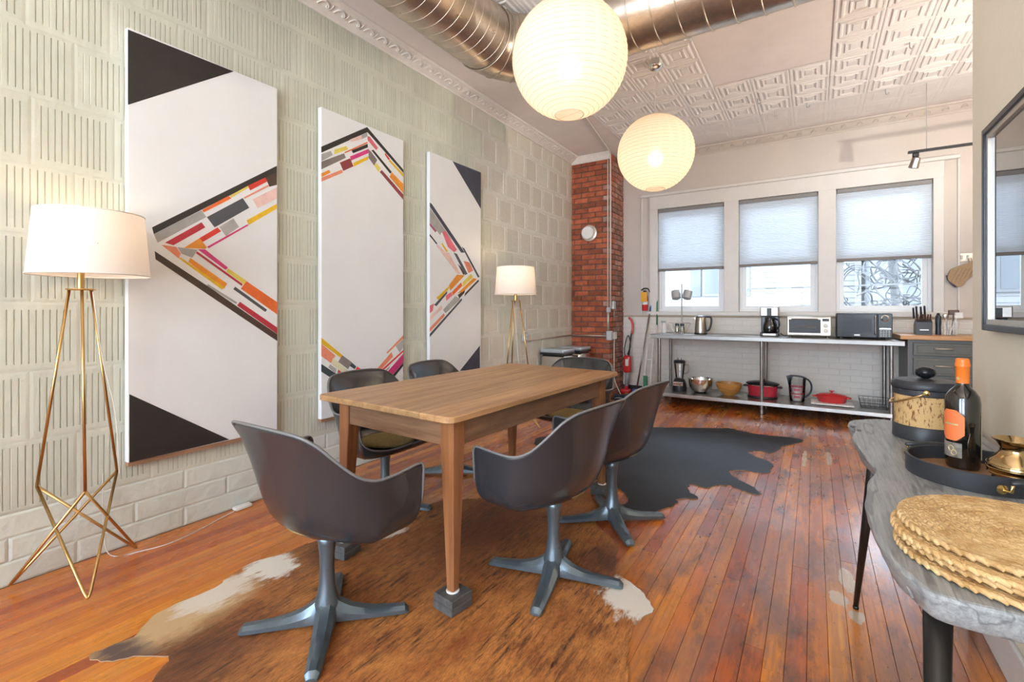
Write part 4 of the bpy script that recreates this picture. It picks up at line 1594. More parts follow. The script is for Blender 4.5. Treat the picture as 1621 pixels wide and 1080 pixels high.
CREAM = (0.70, 0.60, 0.48)
hide_material('brown_hide', [(0.68, 0.27, 0.065), (0.30, 0.080, 0.018)], (0.035, 0.014, 0.011),
              [((0.55, 0.36, 0.18), (0.86, 0.86), 0.17, 0.30, (1.6, 0.75, 0)), (CREAM, (0.83, 1.02), 0.10, 0.16, (1.3, 0.9, 0)), ((0.75, 0.68, 0.58), (0.83, 1.27), 0.09, 0.13, (0.9, 1.1, 0)),
               ((0.74, 0.66, 0.56), (2.36, 1.98), 0.125, 0.165, (1.0, 0.9, 0)), (CREAM, (0.97, 1.83), 0.10, 0.14, (1, 1, 0)),
               ((0.12, 0.075, 0.06), (0.93, 0.66), 0.05, 0.16, (0.7, 1.6, 0))], 0.55,
              zones=[((0.17, 0.05, 0.018), (1.45, 2.15), 0.10, 0.62, (1.0, 0.75, 0)), ((0.15, 0.055, 0.022), (1.15, 0.80), 0.02, 0.36, (1, 1, 0)), ((0.16, 0.05, 0.02), (2.15, 2.15), 0.02, 0.24, (1, 0.8, 0)), ((0.14, 0.05, 0.02), (0.95, 1.55), 0.05, 0.22, (1, 0.8, 0))])
hide_material('black_hide', [(0.010, 0.011, 0.014), (0.015, 0.015, 0.018)], (0.005, 0.005, 0.006),
              [((0.02, 0.02, 0.024), (2.25, 3.35), 0.10, 0.3, (1, .6, 0))], 0.42, 0.8, 0.22)


pm('hide_edge', (0.36, 0.22, 0.12), 0.7)


def hide(name, label, outline, mat, seed, z=0.005, amp=0.005, jit=0.006):
    rr = random.Random(seed)
    pts = smooth_path([(a, b, 0) for a, b in outline], 5, closed=True)
    ring = [Vector((p.x + rr.uniform(-jit, jit), p.y + rr.uniform(-jit, jit))) for p in pts]
    n = len(ring)
    x0_, x1_ = min(p.x for p in ring), max(p.x for p in ring)
    y0_, y1_ = min(p.y for p in ring), max(p.y for p in ring)
    vs = list(ring)
    st = 0.045
    yy = y0_ + st / 2
    while yy < y1_:
        xx = x0_ + st / 2
        while xx < x1_:
            q = Vector((xx + rr.uniform(-.008, .008), yy + rr.uniform(-.008, .008)))
            if min((q - p).length for p in ring) > 0.028:
                vs.append(q)
            xx += st
        yy += st
    out = geometry.delaunay_2d_cdt(vs, [(i, (i + 1) % n) for i in range(n)], [list(range(n))], 1, 1e-5)
    V, F, orig = out[0], out[2], out[3]
    nz = __import__('mathutils').noise
    top = []
    for v in V:
        d = min((v - p).length for p in ring)
        w = max(0.0, nz.noise(Vector((v.x * 3.1, v.y * 3.1, seed)))) * amp * min(1, d / 0.08)
        top.append((v.x, v.y, z + w))
    mb = MB()
    k = len(top)
    mb.add(top + [(a, b, 0.0006) for a, b, c in top], [])
    cnt = {}
    for f in F:
        for i in range(len(f)):
            e = (f[i], f[(i + 1) % len(f)])
            cnt[e] = cnt.get(e, 0) + 1
    fs = [tuple(f) for f in F]
    side = [(a, b, b + k, a + k) for (a, b) in cnt if (b, a) not in cnt]
    mb.add([], [])
    mb.f = fs + [tuple(i + k for i in reversed(f)) for f in F] + side
    mb.mi = [0] * (2 * len(F)) + [1] * len(side)
    return tag(mb.obj(name, [mat, 'hide_edge'], smooth=True), label, 'cowhide rug')


hide('cowhide_rug', 'brown brindle cowhide rug with cream edges under the dining table',
     [(0.845, 0.600), (0.86, 0.72), (0.776, 0.83), (0.785, 1.04), (0.755, 1.108), (0.718, 1.24), (0.761, 1.36), (0.783, 1.502), (0.86, 1.62), (0.937, 1.785), (1.011, 1.952), (0.984, 2.25),
      (1.138, 2.408), (1.402, 2.637), (1.598, 2.85), (1.78, 2.93), (1.90, 2.86), (1.93, 2.70), (1.95, 2.52), (2.125, 2.359), (2.18, 2.22), (2.219, 2.103), (2.36, 2.02), (2.44, 1.92), (2.421, 1.84), (2.411, 1.785),
      (2.43, 1.66), (2.47, 1.525), (2.55, 1.30), (2.40, 1.10), (2.30, 0.8), (2.42, 0.52), (2.1, 0.5), (1.7, 0.62), (1.4, 0.55), (1.22, 0.60), (1.15, 0.69), (1.085, 0.743), (1.0, 0.69), (0.93, 0.62)], 'brown_hide', 3)
hide('cowhide_rug', 'black cowhide rug with ragged legs on the open floor before the steel table',
     [(0.80, 3.92), (0.95, 4.10), (1.15, 4.55), (1.35, 4.80), (1.6, 4.90), (1.95, 5.08), (2.241, 5.25), (2.42, 5.20), (2.55, 5.16), (2.87, 5.19), (2.90, 5.08), (2.76, 4.80), (2.69, 4.53), (2.60, 4.56), (2.52, 4.47), (2.58, 4.38), (2.716, 4.25),
      (2.72, 4.10), (2.685, 3.948), (2.56, 3.95), (2.46, 3.86), (2.55, 3.72), (2.71, 3.51), (2.60, 3.49), (2.50, 3.56), (2.42, 3.50), (2.37, 3.42), (2.27, 3.44), (2.29, 3.30), (2.36, 3.21), (2.26, 3.13), (2.265, 3.01), (2.16, 2.83), (2.044, 2.74), (1.99, 2.80),
      (1.985, 2.95), (1.85, 3.12), (1.6, 3.2), (1.3, 3.45), (1.0, 3.60), (0.84, 3.75)], 'black_hide', 5, amp=0.006, jit=0.012)

# ================================================================== BLINDS
cloth_light('blind_fabric', (0.74, 0.80, 0.86), 0.35)
pm('blind_rail', (0.24, 0.235, 0.235), 0.5)
pm('blind_bottom', (0.20, 0.175, 0.16), 0.5)
blind_lab = ('pale cellular blind in the window beside the brick column', 'pale cellular blind in the middle far window', 'pale cellular blind in the window above the microwave')
for k, (a, b) in enumerate(WIN_X):
    t = thing('window_blind', blind_lab[k], 'blind', ((a + b) / 2, FAR + 0.012, 2.655), group='cellular blinds')
    hw_ = (b - a) / 2 - 0.008
    zb = (1.775, 1.785, 1.797)[k] - 2.655
    MB().rbox(-hw_, hw_, -0.034, 0.022, -0.048, -0.001, 0.003, 1).obj('head_rail', 'blind_rail', t)
    MB().rbox(-hw_, hw_, -0.022, 0.018, zb - 0.006, zb + 0.028, 0.004, 1).obj('bottom_rail', 'blind_bottom', t)
    rows, n_ = [], 82
    for q in range(n_ + 1):
        z_ = -0.03 + (zb + 0.026 + 0.03) * q / n_
        yy = -0.012 if q % 2 else -0.0165
        rows.append([(-hw_ + 0.003, yy, z_), (hw_ - 0.003, yy, z_)])
    MB().grid(rows).obj('pleated_fabric', 'blind_fabric', t)
    for xx in (-hw_ * 0.72, hw_ * 0.68):
        MB().rbox(xx - 0.012, xx + 0.012, -0.028, -0.004, -0.004, 0.006, 0.002, 1).obj('bracket', 'blind_bottom', t)

# ================================================================== STEEL WORK TABLE
pm('steel', (0.33, 0.32, 0.31), 0.34, 0.85, col2=(0.27, 0.26, 0.25), vscale=2.5, stretch=(0.6, 12, 3), bump=0.04, bscale=60, bstretch=(0.3, 10, 10), rvar=0.15)
pm('steel_dull', (0.48, 0.47, 0.455), 0.34, 1.0, var=0.2, vscale=4)
st = thing('steel_work_table', 'long stainless steel work table with a lower shelf under the windows', 'table')
SX0, SX1, SY0, SY1 = 1.21, 3.765, 6.12, 6.80
mb = MB()
pr = [(SY0, 0.853), (SY0 + 0.004, 0.849), (SY0 + 0.02, 0.853), (SY0 + 0.02, 0.86), (SY1, 0.86), (SY1, 0.90), (SY0 + 0.006, 0.90), (SY0, 0.894)]
mb.prism(pr, SX0, SX1, axis='x')
mb.obj('worktop', 'steel', st)
MB().rbox(SX0 + 0.08, SX1 - 0.09, SY0 + 0.03, SY1 - 0.02, 0.105, 0.15, 0.005, 2).obj('shelf', 'steel_dull', st)
for xx in (1.31, 2.485, 3.665):
    for yy in (SY0 + 0.06, SY1 - 0.05):
        lg = MB().lathe([(0.02, 0.05), (0.02, 0.858)], 16, (xx, yy, 0)).obj('leg', 'steel', st, smooth=True)
        MB().lathe([(0.012, 0.0005), (0.02, 0.004), (0.022, 0.02), (0.0205, 0.055)], 16, (xx, yy, 0)).obj('foot', 'steel_dull', lg, smooth=True)

pm('black_plastic', (0.022, 0.023, 0.026), 0.32)
pm('black_gloss', (0.012, 0.013, 0.016), 0.22, spec=0.35)
pm('dark_navy', (0.03, 0.04, 0.055), 0.25)
pm('brushed', (0.46, 0.43, 0.40), 0.3, 1.0, var=0.12, vscale=30, stretch=(1, 1, 8))
pm('red_enamel', (0.62, 0.03, 0.035), 0.25, coat=0.4)
pm('crock_red', (0.55, 0.025, 0.06), 0.25, 0.3, coat=0.3)
pm('white_plastic', (0.80, 0.79, 0.77), 0.4)
pm('grey_plastic', (0.35, 0.36, 0.38), 0.4)
pm('cream_metal', (0.66, 0.60, 0.50), 0.35, 0.6)
glass('clear_glass', (0.93, 0.95, 0.95), 0.10)
glass('smoke_glass', (0.25, 0.28, 0.32), 0.10)
pm('oven_dark', (0.03, 0.035, 0.04), 0.3, spec=0.3)
pm('bamboo', (0.62, 0.33, 0.09), 0.35, col2=(0.45, 0.20, 0.05), vscale=5, stretch=(1, 1, 14))
TT = 0.9005
SH = 0.1505

# moka pots and jars in a wire rack
t = thing('wire_rack', 'small chrome wire rack on the left end of the steel table', 'rack', (1.50, 6.47, TT))
for zz, rr in ((0.02, 0.075), (0.14, 0.14)):
    MB().tube([(rr * math.cos(a), rr * 0.8 * math.sin(a), zz) for a in [2 * PI * q / 20 for q in range(20)]], 0.003, 5, closed=True).obj('wire_ring', 'chrome', t)
for q in range(6):
    a = 2 * PI * q / 6
    MB().tube([(0.06 * math.cos(a), 0.05 * math.sin(a), 0.0025), (0.075 * math.cos(a), 0.06 * math.sin(a), 0.02), (0.14 * math.cos(a), 0.112 * math.sin(a), 0.14)], 0.0025, 5).obj('wire_rod', 'chrome', t)
MB().lathe([(0.058, 0.02), (0.06, 0.024)], 20, cap=True).obj('tray_disc', 'chrome', t)
t = thing('spice_jar', 'small jar with a blue lid in the wire rack, left one', 'jar', (1.465, 6.47, TT + 0.0245), group='jars in the wire rack')
MB().lathe([(0.026, 0), (0.028, 0.004), (0.028, 0.07), (0.022, 0.08)], 16).obj('glass_body', 'clear_glass', t, smooth=True)
MB().lathe([(0.024, 0.002), (0.025, 0.05)], 16).obj('contents', 'cream_metal', t)
MB().lathe([(0.026, 0.08), (0.027, 0.085), (0.027, 0.105), (0.02, 0.11)], 16).obj('lid', 'dark_navy', t, smooth=True)
t2 = dup(t, (1.53, 6.47, TT + 0.0245), 0.4, 'small jar with a blue lid in the wire rack, right one')
pm('spot_silver', (0.50, 0.52, 0.54), 0.35, 0.4)
t = thing('desk_spotlight', 'chrome twin head spotlight on a thin pole in front of the window', 'lamp', (1.495, 6.60, TT))
MB().lathe([(0.05, 0.0), (0.05, 0.008), (0.008, 0.016)], 20).obj('base', 'chrome', t, smooth=True)
MB().tube([(0, 0, 0.012), (0, 0, 0.66)], 0.008, 8).obj('pole', 'steel_dull', t)
for s in (-1, 1):
    hd = MB().lathe([(0.03, -0.07), (0.058, -0.055), (0.060, 0.0), (0.056, 0.05), (0.04, 0.062)], 18)
    ho = hd.obj('lamp_head', 'spot_silver', t, smooth=True)
    ho.location = (s * 0.075, -0.01, 0.52)
    ho.rotation_euler = (R(-15), R(s * 12), 0)
    MB().tube([(s * 0.01, 0, 0.53), (s * 0.06, -0.005, 0.53)], 0.005, 6).obj('bracket', 'chrome', t)
t = thing('spray_bottle', 'white spray bottle with a grey trigger at the left table end', 'bottle', (1.285, 6.50, TT))
MB().lathe([(0.026, 0), (0.03, 0.01), (0.03, 0.08), (0.022, 0.12), (0.012, 0.14)], 16).obj('bottle_body', 'white_plastic', t, smooth=True)
MB().rbox(-0.04, 0.02, -0.01, 0.01, 0.14, 0.165, 0.004, 2).obj('spray_head', 'grey_plastic', t)
MB().tube([(-0.02, 0, 0.142), (-0.03, 0, 0.12), (-0.022, 0, 0.105)], 0.004, 6).obj('trigger', 'grey_plastic', t)

# kettle
t = thing('electric_kettle', 'brushed steel electric kettle with a black handle', 'kettle', (1.765, 6.45, TT))
MB().lathe([(0.078, 0), (0.08, 0.01), (0.078, 0.02)], 24).obj('power_base', 'black_plastic', t, smooth=True)
MB().lathe([(0.074, 0.02), (0.074, 0.05), (0.068, 0.15), (0.062, 0.215), (0.060, 0.22)], 28).obj('body', 'brushed', t, smooth=True)
MB().lathe([(0.060, 0.22), (0.056, 0.232), (0.03, 0.24), (0.01, 0.243)], 24).obj('lid', 'black_plastic', t, smooth=True)
MB().tube(smooth_path([(0.055, 0, 0.225), (0.115, 0, 0.222), (0.128, 0, 0.19), (0.122, 0, 0.12), (0.10, 0, 0.06), (0.073, 0, 0.045)], 5), 0.0125, 8).obj('handle', 'black_plastic', t, smooth='all')
MB().prism([(-0.055, 0.222), (-0.085, 0.215), (-0.060, 0.17)], -0.015, 0.015, axis='y').obj('spout', 'brushed', t)

# coffee maker
t = thing('coffee_maker', 'drip coffee maker with steel top and glass carafe', 'coffee maker', (2.55, 6.46, TT))
MB().rbox(-0.098, 0.098, -0.115, 0.10, 0, 0.045, 0.01, 2).obj('base', 'black_plastic', t)
MB().rbox(-0.07, 0.07, -0.117, -0.10, 0.008, 0.036, 0.004, 1).obj('front_plate', 'brushed', t)
MB().rbox(-0.095, 0.095, 0.02, 0.10, 0.045, 0.24, 0.01, 2).obj('water_tank', 'dark_navy', t)
MB().rbox(-0.098, 0.098, -0.11, 0.10, 0.235, 0.352, 0.012, 2).obj('steel_top', 'brushed', t)
MB().box(-0.025, 0.025, -0.1115, -0.108, 0.245, 0.335).obj('display', 'oven_dark', t)
cf_ = MB().lathe([(0.052, 0.046), (0.07, 0.055), (0.077, 0.09), (0.07, 0.14), (0.05, 0.19), (0.05, 0.205)], 24, (0, -0.035, 0)).obj('carafe', 'smoke_glass', t, smooth=True)
MB().lathe([(0.064, 0.058), (0.072, 0.09), (0.069, 0.115)], 20, (0, -0.035, 0)).obj('coffee', 'black_gloss', cf_, smooth=True)
MB().lathe([(0.053, 0.20), (0.054, 0.222), (0.02, 0.228)], 20, (0, -0.035, 0)).obj('carafe_lid', 'black_plastic', cf_, smooth=True)
MB().tube(smooth_path([(0.05, -0.06, 0.205), (0.095, -0.10, 0.19), (0.105, -0.105, 0.13), (0.072, -0.08, 0.08)], 5), 0.009, 8).obj('carafe_handle', 'black_plastic', cf_, smooth='all')
tag(MB().tube(smooth_path([(2.655, 6.56, TT + 0.03), (2.69, 6.6, TT + 0.005), (2.72, 6.66, TT + 0.005), (2.72, 6.795, TT + 0.01)], 6), 0.005, 6).obj('power_cable', 'black_plastic'), 'black power cable behind the coffee maker', 'cable')

# toaster oven
t = thing('toaster_oven', 'silver toaster oven with glass door and two round knobs', 'toaster oven', (2.945, 6.49, TT))
MB().rbox(-0.215, 0.215, -0.14, 0.15, 0.018, 0.235, 0.01, 2).obj('casing', 'cream_metal', t)
MB().box(-0.195, 0.115, -0.1415, -0.139, 0.055, 0.205).obj('dark_front', 'oven_dark', t)
dr = MB().box(-0.192, 0.112, -0.15, -0.143, 0.05, 0.205).obj('glass_door', 'oven_dark', t)
MB().tube([(-0.17, -0.165, 0.212), (0.09, -0.165, 0.212)], 0.007, 8).obj('door_handle', 'brushed', dr)
MB().rbox(-0.195, 0.115, -0.152, -0.142, 0.03, 0.052, 0.002, 1).obj('door_rail', 'brushed', dr)
MB().tube([(-0.17, -0.151, 0.115), (-0.06, -0.151, 0.124), (0.07, -0.151, 0.115)], 0.005, 6).obj('oven_tray', 'brushed', t)
MB().box(0.13, 0.195, -0.1425, -0.139, 0.185, 0.215).obj('display', 'oven_dark', t)
for zz in (0.135, 0.08):
    k_ = MB().lathe([(0.022, 0), (0.022, 0.016), (0.016, 0.02)], 18).obj('knob', 'white_plastic', t, smooth=True)
    k_.location = (0.162, -0.14, zz)
    k_.rotation_euler = (R(90), 0, 0)
for xx in (-0.18, 0.18):
    for yy in (-0.11, 0.12):
        MB().lathe([(0.014, 0), (0.014, 0.02)], 10, (xx, yy, 0)).obj('foot', 'black_plastic', t)

# microwave
t = thing('microwave_oven', 'dark retro microwave with chrome bar handle and round dial', 'microwave', (3.45, 6.53, TT))
MB().rbox(-0.245, 0.245, -0.17, 0.17, 0.012, 0.278, 0.012, 2).obj('casing', 'dark_navy', t)
d_ = MB().rbox(-0.243, 0.115, -0.186, -0.168, 0.014, 0.276, 0.006, 1).obj('door', 'black_gloss', t)
MB().box(-0.19, 0.068, -0.1875, -0.185, 0.075, 0.22).obj('door_window', 'oven_dark', d_)
MB().tube([(0.098, -0.196, 0.05), (0.098, -0.206, 0.06), (0.098, -0.206, 0.24), (0.098, -0.196, 0.25)], 0.007, 8).obj('door_handle', 'chrome', d_)
p_ = MB().rbox(0.12, 0.243, -0.186, -0.168, 0.014, 0.276, 0.006, 1).obj('control_panel', 'black_gloss', t)
k_ = MB().lathe([(0.036, 0), (0.036, 0.012), (0.03, 0.016)], 24).obj('dial', 'chrome', p_, smooth=True)
k_.location = (0.18, -0.186, 0.225)
k_.rotation_euler = (R(90), 0, 0)
k2 = MB().lathe([(0.026, 0.013), (0.024, 0.024)], 20).obj('dial_face', 'black_plastic', p_, smooth=True)
k2.location = (0.18, -0.186, 0.225)
k2.rotation_euler = (R(90), 0, 0)
MB().box(0.135, 0.228, -0.1875, -0.185, 0.108, 0.118).obj('trim_bar', 'chrome', p_)
for i in range(4):
    for j in range(4):
        MB().box(0.138 + i * 0.023, 0.155 + i * 0.023, -0.1875, -0.185, 0.03 + j * 0.018 + (0.022 if j > 3 else 0), 0.042 + j * 0.018).obj('button', 'grey_plastic', p_)
MB().box(-0.085, -0.035, -0.1875, -0.185, 0.035, 0.048).obj('badge', 'brushed', d_)
for xx in (-0.2, 0.2):
    for yy in (-0.13, 0.13):
        MB().lathe([(0.014, 0), (0.014, 0.014)], 10, (xx, yy, 0)).obj('foot', 'black_plastic', t)

# lower shelf
t = thing('countertop_blender', 'black and chrome blender with glass jug on the lower shelf', 'blender', (1.50, 6.45, SH))
MB().lathe([(0.09, 0), (0.092, 0.02), (0.086, 0.09), (0.066, 0.145), (0.052, 0.16)], 20, a0=PI / 4).obj('motor_base', 'black_plastic', t, smooth=True)
MB().rbox(-0.062, 0.062, -0.098, -0.072, 0.07, 0.125, 0.006, 2).obj('control_plate', 'chrome', t)
for i in range(5):
    MB().rbox(-0.046 + i * 0.02, -0.034 + i * 0.02, -0.102, -0.097, 0.085, 0.105, 0.002, 1).obj('button', 'black_plastic', t)
j_ = MB().lathe([(0.045, 0.16), (0.05, 0.18), (0.07, 0.35), (0.072, 0.365)], 20, cap=False).obj('glass_jug', 'clear_glass', t, smooth=True)
MB().tube(smooth_path([(0.066, 0, 0.34), (0.11, 0, 0.335), (0.112, 0, 0.26), (0.06, 0, 0.22)], 5), 0.008, 6).obj('jug_handle', 'clear_glass', j_, smooth='all')
MB().lathe([(0.074, 0.362), (0.075, 0.39), (0.06, 0.40)], 20).obj('lid', 'black_plastic', t, smooth=True)
MB().lathe([(0.028, 0.40), (0.026, 0.43)], 14).obj('lid_cap', 'clear_glass', t, smooth=True)


def bowl(name, label, loc, prof, mat, rim=None, cat='bowl'):
    t = thing(name, label, cat, loc)
    MB().lathe(prof, 36, cap=False).obj('bowl_body', mat, t, smooth=True)
    r_, z_ = rim
    MB().tube([(r_ * math.cos(a), r_ * math.sin(a), z_) for a in [2 * PI * q / 36 for q in range(36)]], 0.0035, 6, closed=True).obj('rim', mat, t, smooth='all')
    return t


bowl('mixing_bowl', 'shiny steel mixing bowl on the lower shelf beside the blender', (1.765, 6.44, SH),
     [(0.001, 0.001), (0.07, 0.0), (0.11, 0.03), (0.138, 0.08), (0.148, 0.14), (0.152, 0.178), (0.147, 0.176), (0.142, 0.14), (0.132, 0.083), (0.106, 0.036), (0.068, 0.006), (0.001, 0.007)], 'chrome', (0.151, 0.178))
bowl('wooden_bowl', 'golden bamboo salad bowl on the lower shelf', (2.10, 6.43, SH),
     [(0.001, 0.001), (0.06, 0.0), (0.065, 0.008), (0.11, 0.045), (0.142, 0.10), (0.15, 0.148), (0.142, 0.15), (0.134, 0.105), (0.104, 0.055), (0.06, 0.018), (0.001, 0.014)], 'bamboo', (0.146, 0.149))
t = thing('slow_cooker', 'red oval slow cooker with black handles behind the middle table leg', 'slow cooker', (2.47, 6.47, SH))
MB().lathe([(0.85, 0.0), (0.92, 0.02), (0.96, 0.10), (1.0, 0.15)], 36, sx=0.165, sy=0.12).obj('body', 'crock_red', t, smooth=True)
MB().lathe([(0.88, 0.0), (0.97, 0.004), (0.96, 0.025)], 36, sx=0.168, sy=0.123).obj('base_band', 'black_plastic', t, smooth=True)
MB().lathe([(1.0, 0.15), (1.02, 0.156), (1.0, 0.162)], 36, sx=0.166, sy=0.121).obj('steel_rim', 'chrome', t, smooth=True)
MB().lathe([(1.08, 0.163), (1.1, 0.175), (1.0, 0.185), (0.6, 0.20), (0.1, 0.206)], 36, sx=0.166, sy=0.121).obj('lid', 'black_gloss', t, smooth=True)
MB().lathe([(0.02, 0.2), (0.026, 0.222), (0.01, 0.228)], 14).obj('lid_knob', 'black_plastic', t, smooth=True)
for s in (-1, 1):
    MB().tube(smooth_path([(s * 0.158, -0.035, 0.135), (s * 0.20, -0.03, 0.135), (s * 0.20, 0.03, 0.135), (s * 0.158, 0.035, 0.135)], 4), 0.010, 6).obj('side_handle', 'black_plastic', t, smooth='all')
t = thing('water_pitcher', 'clear pitcher with dark curved handle and pink food tubs inside', 'pitcher', (2.83, 6.44, SH))
MB().lathe([(0.001, 0.0), (0.07, 0.0), (0.076, 0.01), (0.082, 0.10), (0.092, 0.27)], 28, cap=False).obj('pitcher_body', 'clear_glass', t, smooth=True)
MB().tube(smooth_path([(-0.095, 0, 0.275), (-0.04, 0, 0.292), (0.05, 0, 0.285), (0.115, 0, 0.25), (0.142, 0, 0.19), (0.135, 0, 0.12), (0.10, 0, 0.07), (0.078, 0, 0.05)], 5), [0.012] * 5 + [0.010] * 31, 8).obj('handle', 'dark_navy', t, smooth='all')
MB().prism([(-0.108, 0.288), (-0.04, 0.288), (-0.058, 0.22), (-0.082, 0.16)], -0.02, 0.02, axis='y').obj('spout', 'dark_navy', t)
pm('pink_lid', (0.68, 0.09, 0.14), 0.35)
pm('frosted', (0.72, 0.66, 0.66), 0.35)
for i, zz in enumerate((0.012, 0.095)):
    tb_ = MB().lathe([(0.05, zz), (0.060, zz + 0.065), (0.062, zz + 0.07)], 20)
    u = thing('food_tub', 'small clear food tub with pink lid, ' + ('lower' if i == 0 else 'upper') + ' one in the pitcher', 'food tub', (2.83, 6.44, SH), group='food tubs in the pitcher')
    tb_.obj('tub', 'frosted', u, smooth=True)
    MB().lathe([(0.064, zz + 0.07), (0.065, zz + 0.08), (0.05, zz + 0.083)], 20).obj('lid', 'pink_lid', u, smooth=True)
    MB().rbox(-0.03, 0.03, -0.068, -0.06, zz + 0.03, zz + 0.055, 0.002, 1).obj('front_label', 'pink_lid', u)
t = thing('cutting_board', 'white marble board under the red casserole', 'board', (3.165, 6.42, SH))
MB().rbox(-0.20, 0.20, -0.14, 0.14, 0.006, 0.024, 0.006, 2).obj('slab', 'white_plastic', t)
for xx in (-0.17, 0.17):
    MB().rbox(xx - 0.02, xx + 0.02, -0.12, 0.12, 0.0, 0.006, 0.001, 1).obj('foot_strip', 'black_plastic', t)
t = thing('casserole_dish', 'low red enamel casserole with lid on a white board', 'casserole', (3.165, 6.42, SH + 0.0245))
MB().lathe([(0.82, 0), (0.9, 0.01), (1.0, 0.06), (1.02, 0.064)], 32, sx=0.145, sy=0.10).obj('body', 'red_enamel', t, smooth=True)
MB().lathe([(1.04, 0.065), (1.05, 0.074), (0.85, 0.092), (0.3, 0.104), (0.05, 0.106)], 32, sx=0.145, sy=0.10).obj('lid', 'red_enamel', t, smooth=True)
MB().lathe([(0.012, 0.104), (0.01, 0.115), (0.028, 0.124), (0.026, 0.13), (0.01, 0.132)], 16).obj('lid_knob', 'red_enamel', t, smooth=True)
for s in (-1, 1):
    MB().tube(smooth_path([(s * 0.13, -0.03, 0.055), (s * 0.172, -0.025, 0.06), (s * 0.172, 0.025, 0.06), (s * 0.13, 0.03, 0.055)], 4), 0.008, 6).obj('side_handle', 'red_enamel', t, smooth='all')
t = thing('wire_basket', 'black wire basket at the right end of the lower shelf', 'basket', (3.545, 6.44, SH))
for zz, sx_, sy_ in ((0.003, 0.115, 0.08), (0.06, 0.125, 0.09), (0.105, 0.132, 0.098)):
    MB().tube([(-sx_, -sy_, zz), (sx_, -sy_, zz), (sx_, sy_, zz), (-sx_, sy_, zz)], 0.003, 5, closed=True).obj('wire_ring', 'black_plastic', t)
for i in range(7):
    u = -1 + 2 * i / 6
    for s in (-1, 1):
        MB().tube([(u * 0.115, s * 0.08, 0.003), (u * 0.132, s * 0.098, 0.105)], 0.0022, 4).obj('wire_rod', 'black_plastic', t)
for i in range(5):
    v = -1 + 2 * i / 4
    for s in (-1, 1):
        MB().tube([(s * 0.115, v * 0.08, 0.003), (s * 0.132, v * 0.098, 0.105)], 0.0022, 4).obj('wire_rod', 'black_plastic', t)
    MB().tube([(-0.115, v * 0.08, 0.003), (0.115, v * 0.08, 0.003)], 0.0022, 4).obj('wire_rod', 'black_plastic', t)

# ================================================================== GREY CABINET
pm('cabinet_grey', (0.115, 0.12, 0.108), 0.45, var=0.08, vscale=5)
pm('cabinet_side', (0.13, 0.14, 0.135), 0.45)
wood('butcher_block', (0.62, 0.34, 0.14), (0.48, 0.24, 0.085), (2, 40, 40), rough=0.35)
pm('handle_pale', (0.75, 0.66, 0.58), 0.3, 0.8)
t = thing('kitchen_cabinet', 'dark grey drawer cabinet beside the steel table', 'cabinet', (4.24, 6.20, 0))
MB().box(-0.44, 0.55, 0.02, 0.62, 0.08, 0.915).obj('carcass', 'cabinet_side', t)
MB().box(-0.42, 0.53, 0.07, 0.60, 0.0005, 0.08).obj('plinth', 'dark_plinth', t)
zs = [(0.755, 0.885), (0.56, 0.735), (0.33, 0.54), (0.10, 0.31)]
for z0_, z1_ in zs:
    for x0_, x1_ in ((-0.40, 0.06), (0.09, 0.53)):
        d_ = MB()
        d_.rbox(x0_, x1_, 0.0, 0.02, z0_, z1_, 0.006, 2)
        d_ = d_.obj('drawer', 'cabinet_grey', t)
        MB().rbox(x0_ + 0.03, x1_ - 0.03, -0.004, 0.002, z0_ + 0.028, z1_ - 0.028, 0.003, 1).obj('raised_panel', 'cabinet_grey', d_)
        cx_ = (x0_ + x1_) / 2 + 0.0
        zz = (z0_ + z1_) / 2 + 0.012
        MB().tube([(cx_ - 0.07, -0.003, zz), (cx_ - 0.065, -0.03, zz), (cx_ + 0.065, -0.03, zz), (cx_ + 0.07, -0.003, zz)], 0.0055, 8).obj('handle', 'handle_pale', d_, smooth='all')
tag(MB().rbox(3.735, 4.80, 6.17, 6.82, 0.9155, 0.958, 0.005, 2).obj('wooden_worktop', 'butcher_block'), 'thick honey wood worktop on the grey cabinet', 'worktop')
WT = 0.9585
t = thing('knife_block', 'dark wood knife block on the wooden worktop', 'knife block', (3.955, 6.47, WT))
MB().prism([(-0.075, 0.0), (0.075, 0.0), (0.075, 0.10), (-0.02, 0.16), (-0.075, 0.13)], -0.065, 0.065, axis='x').obj('block', 'black_plastic', t)
MB().box(-0.035, 0.035, -0.0765, -0.074, 0.045, 0.055).obj('badge', 'brushed', t)
pm('knife_handle', (0.10, 0.05, 0.035), 0.35)
for i in range(6):
    kn_ = thing('kitchen_knife', 'steak knife in the front row of the knife block, %s from the left' % ('first', 'second', 'third', 'fourth', 'fifth', 'sixth')[i], 'knife', (3.905 + i * 0.02, 6.435, WT + 0.136), group='front row knives')
    kn_.rotation_euler = (R(28), 0, 0)
    MB().rbox(-0.006, 0.006, -0.008, 0.008, 0.0, 0.085, 0.003, 1).obj('handle', 'knife_handle', kn_)
    MB().rbox(-0.0065, 0.0065, -0.0085, 0.0085, 0.0, 0.008, 0.001, 1).obj('bolster', 'brushed', kn_)
for i, (xx, hh) in enumerate(((3.885, 0.13), (3.91, 0.145), (3.945, 0.14), (3.975, 0.15))):
    kn_ = thing('kitchen_knife', 'tall dark handled knife at the back of the knife block, %s' % ('leftmost', 'second from left', 'third from left', 'rightmost')[i], 'knife', (xx, 6.485, WT + 0.162), group='back row knives')
    kn_.rotation_euler = (R(22), R(-6), 0)
    MB().rbox(-0.008, 0.008, -0.011, 0.011, 0.0, hh, 0.004, 1).obj('handle', 'dark_navy', kn_)
    MB().rbox(-0.0085, 0.0085, -0.0115, 0.0115, 0.0, 0.010, 0.001, 1).obj('bolster', 'brushed', kn_)
t = thing('pepper_mill', 'dark blue upright bottle shaped mill beside the knife block', 'mill', (4.075, 6.46, WT))
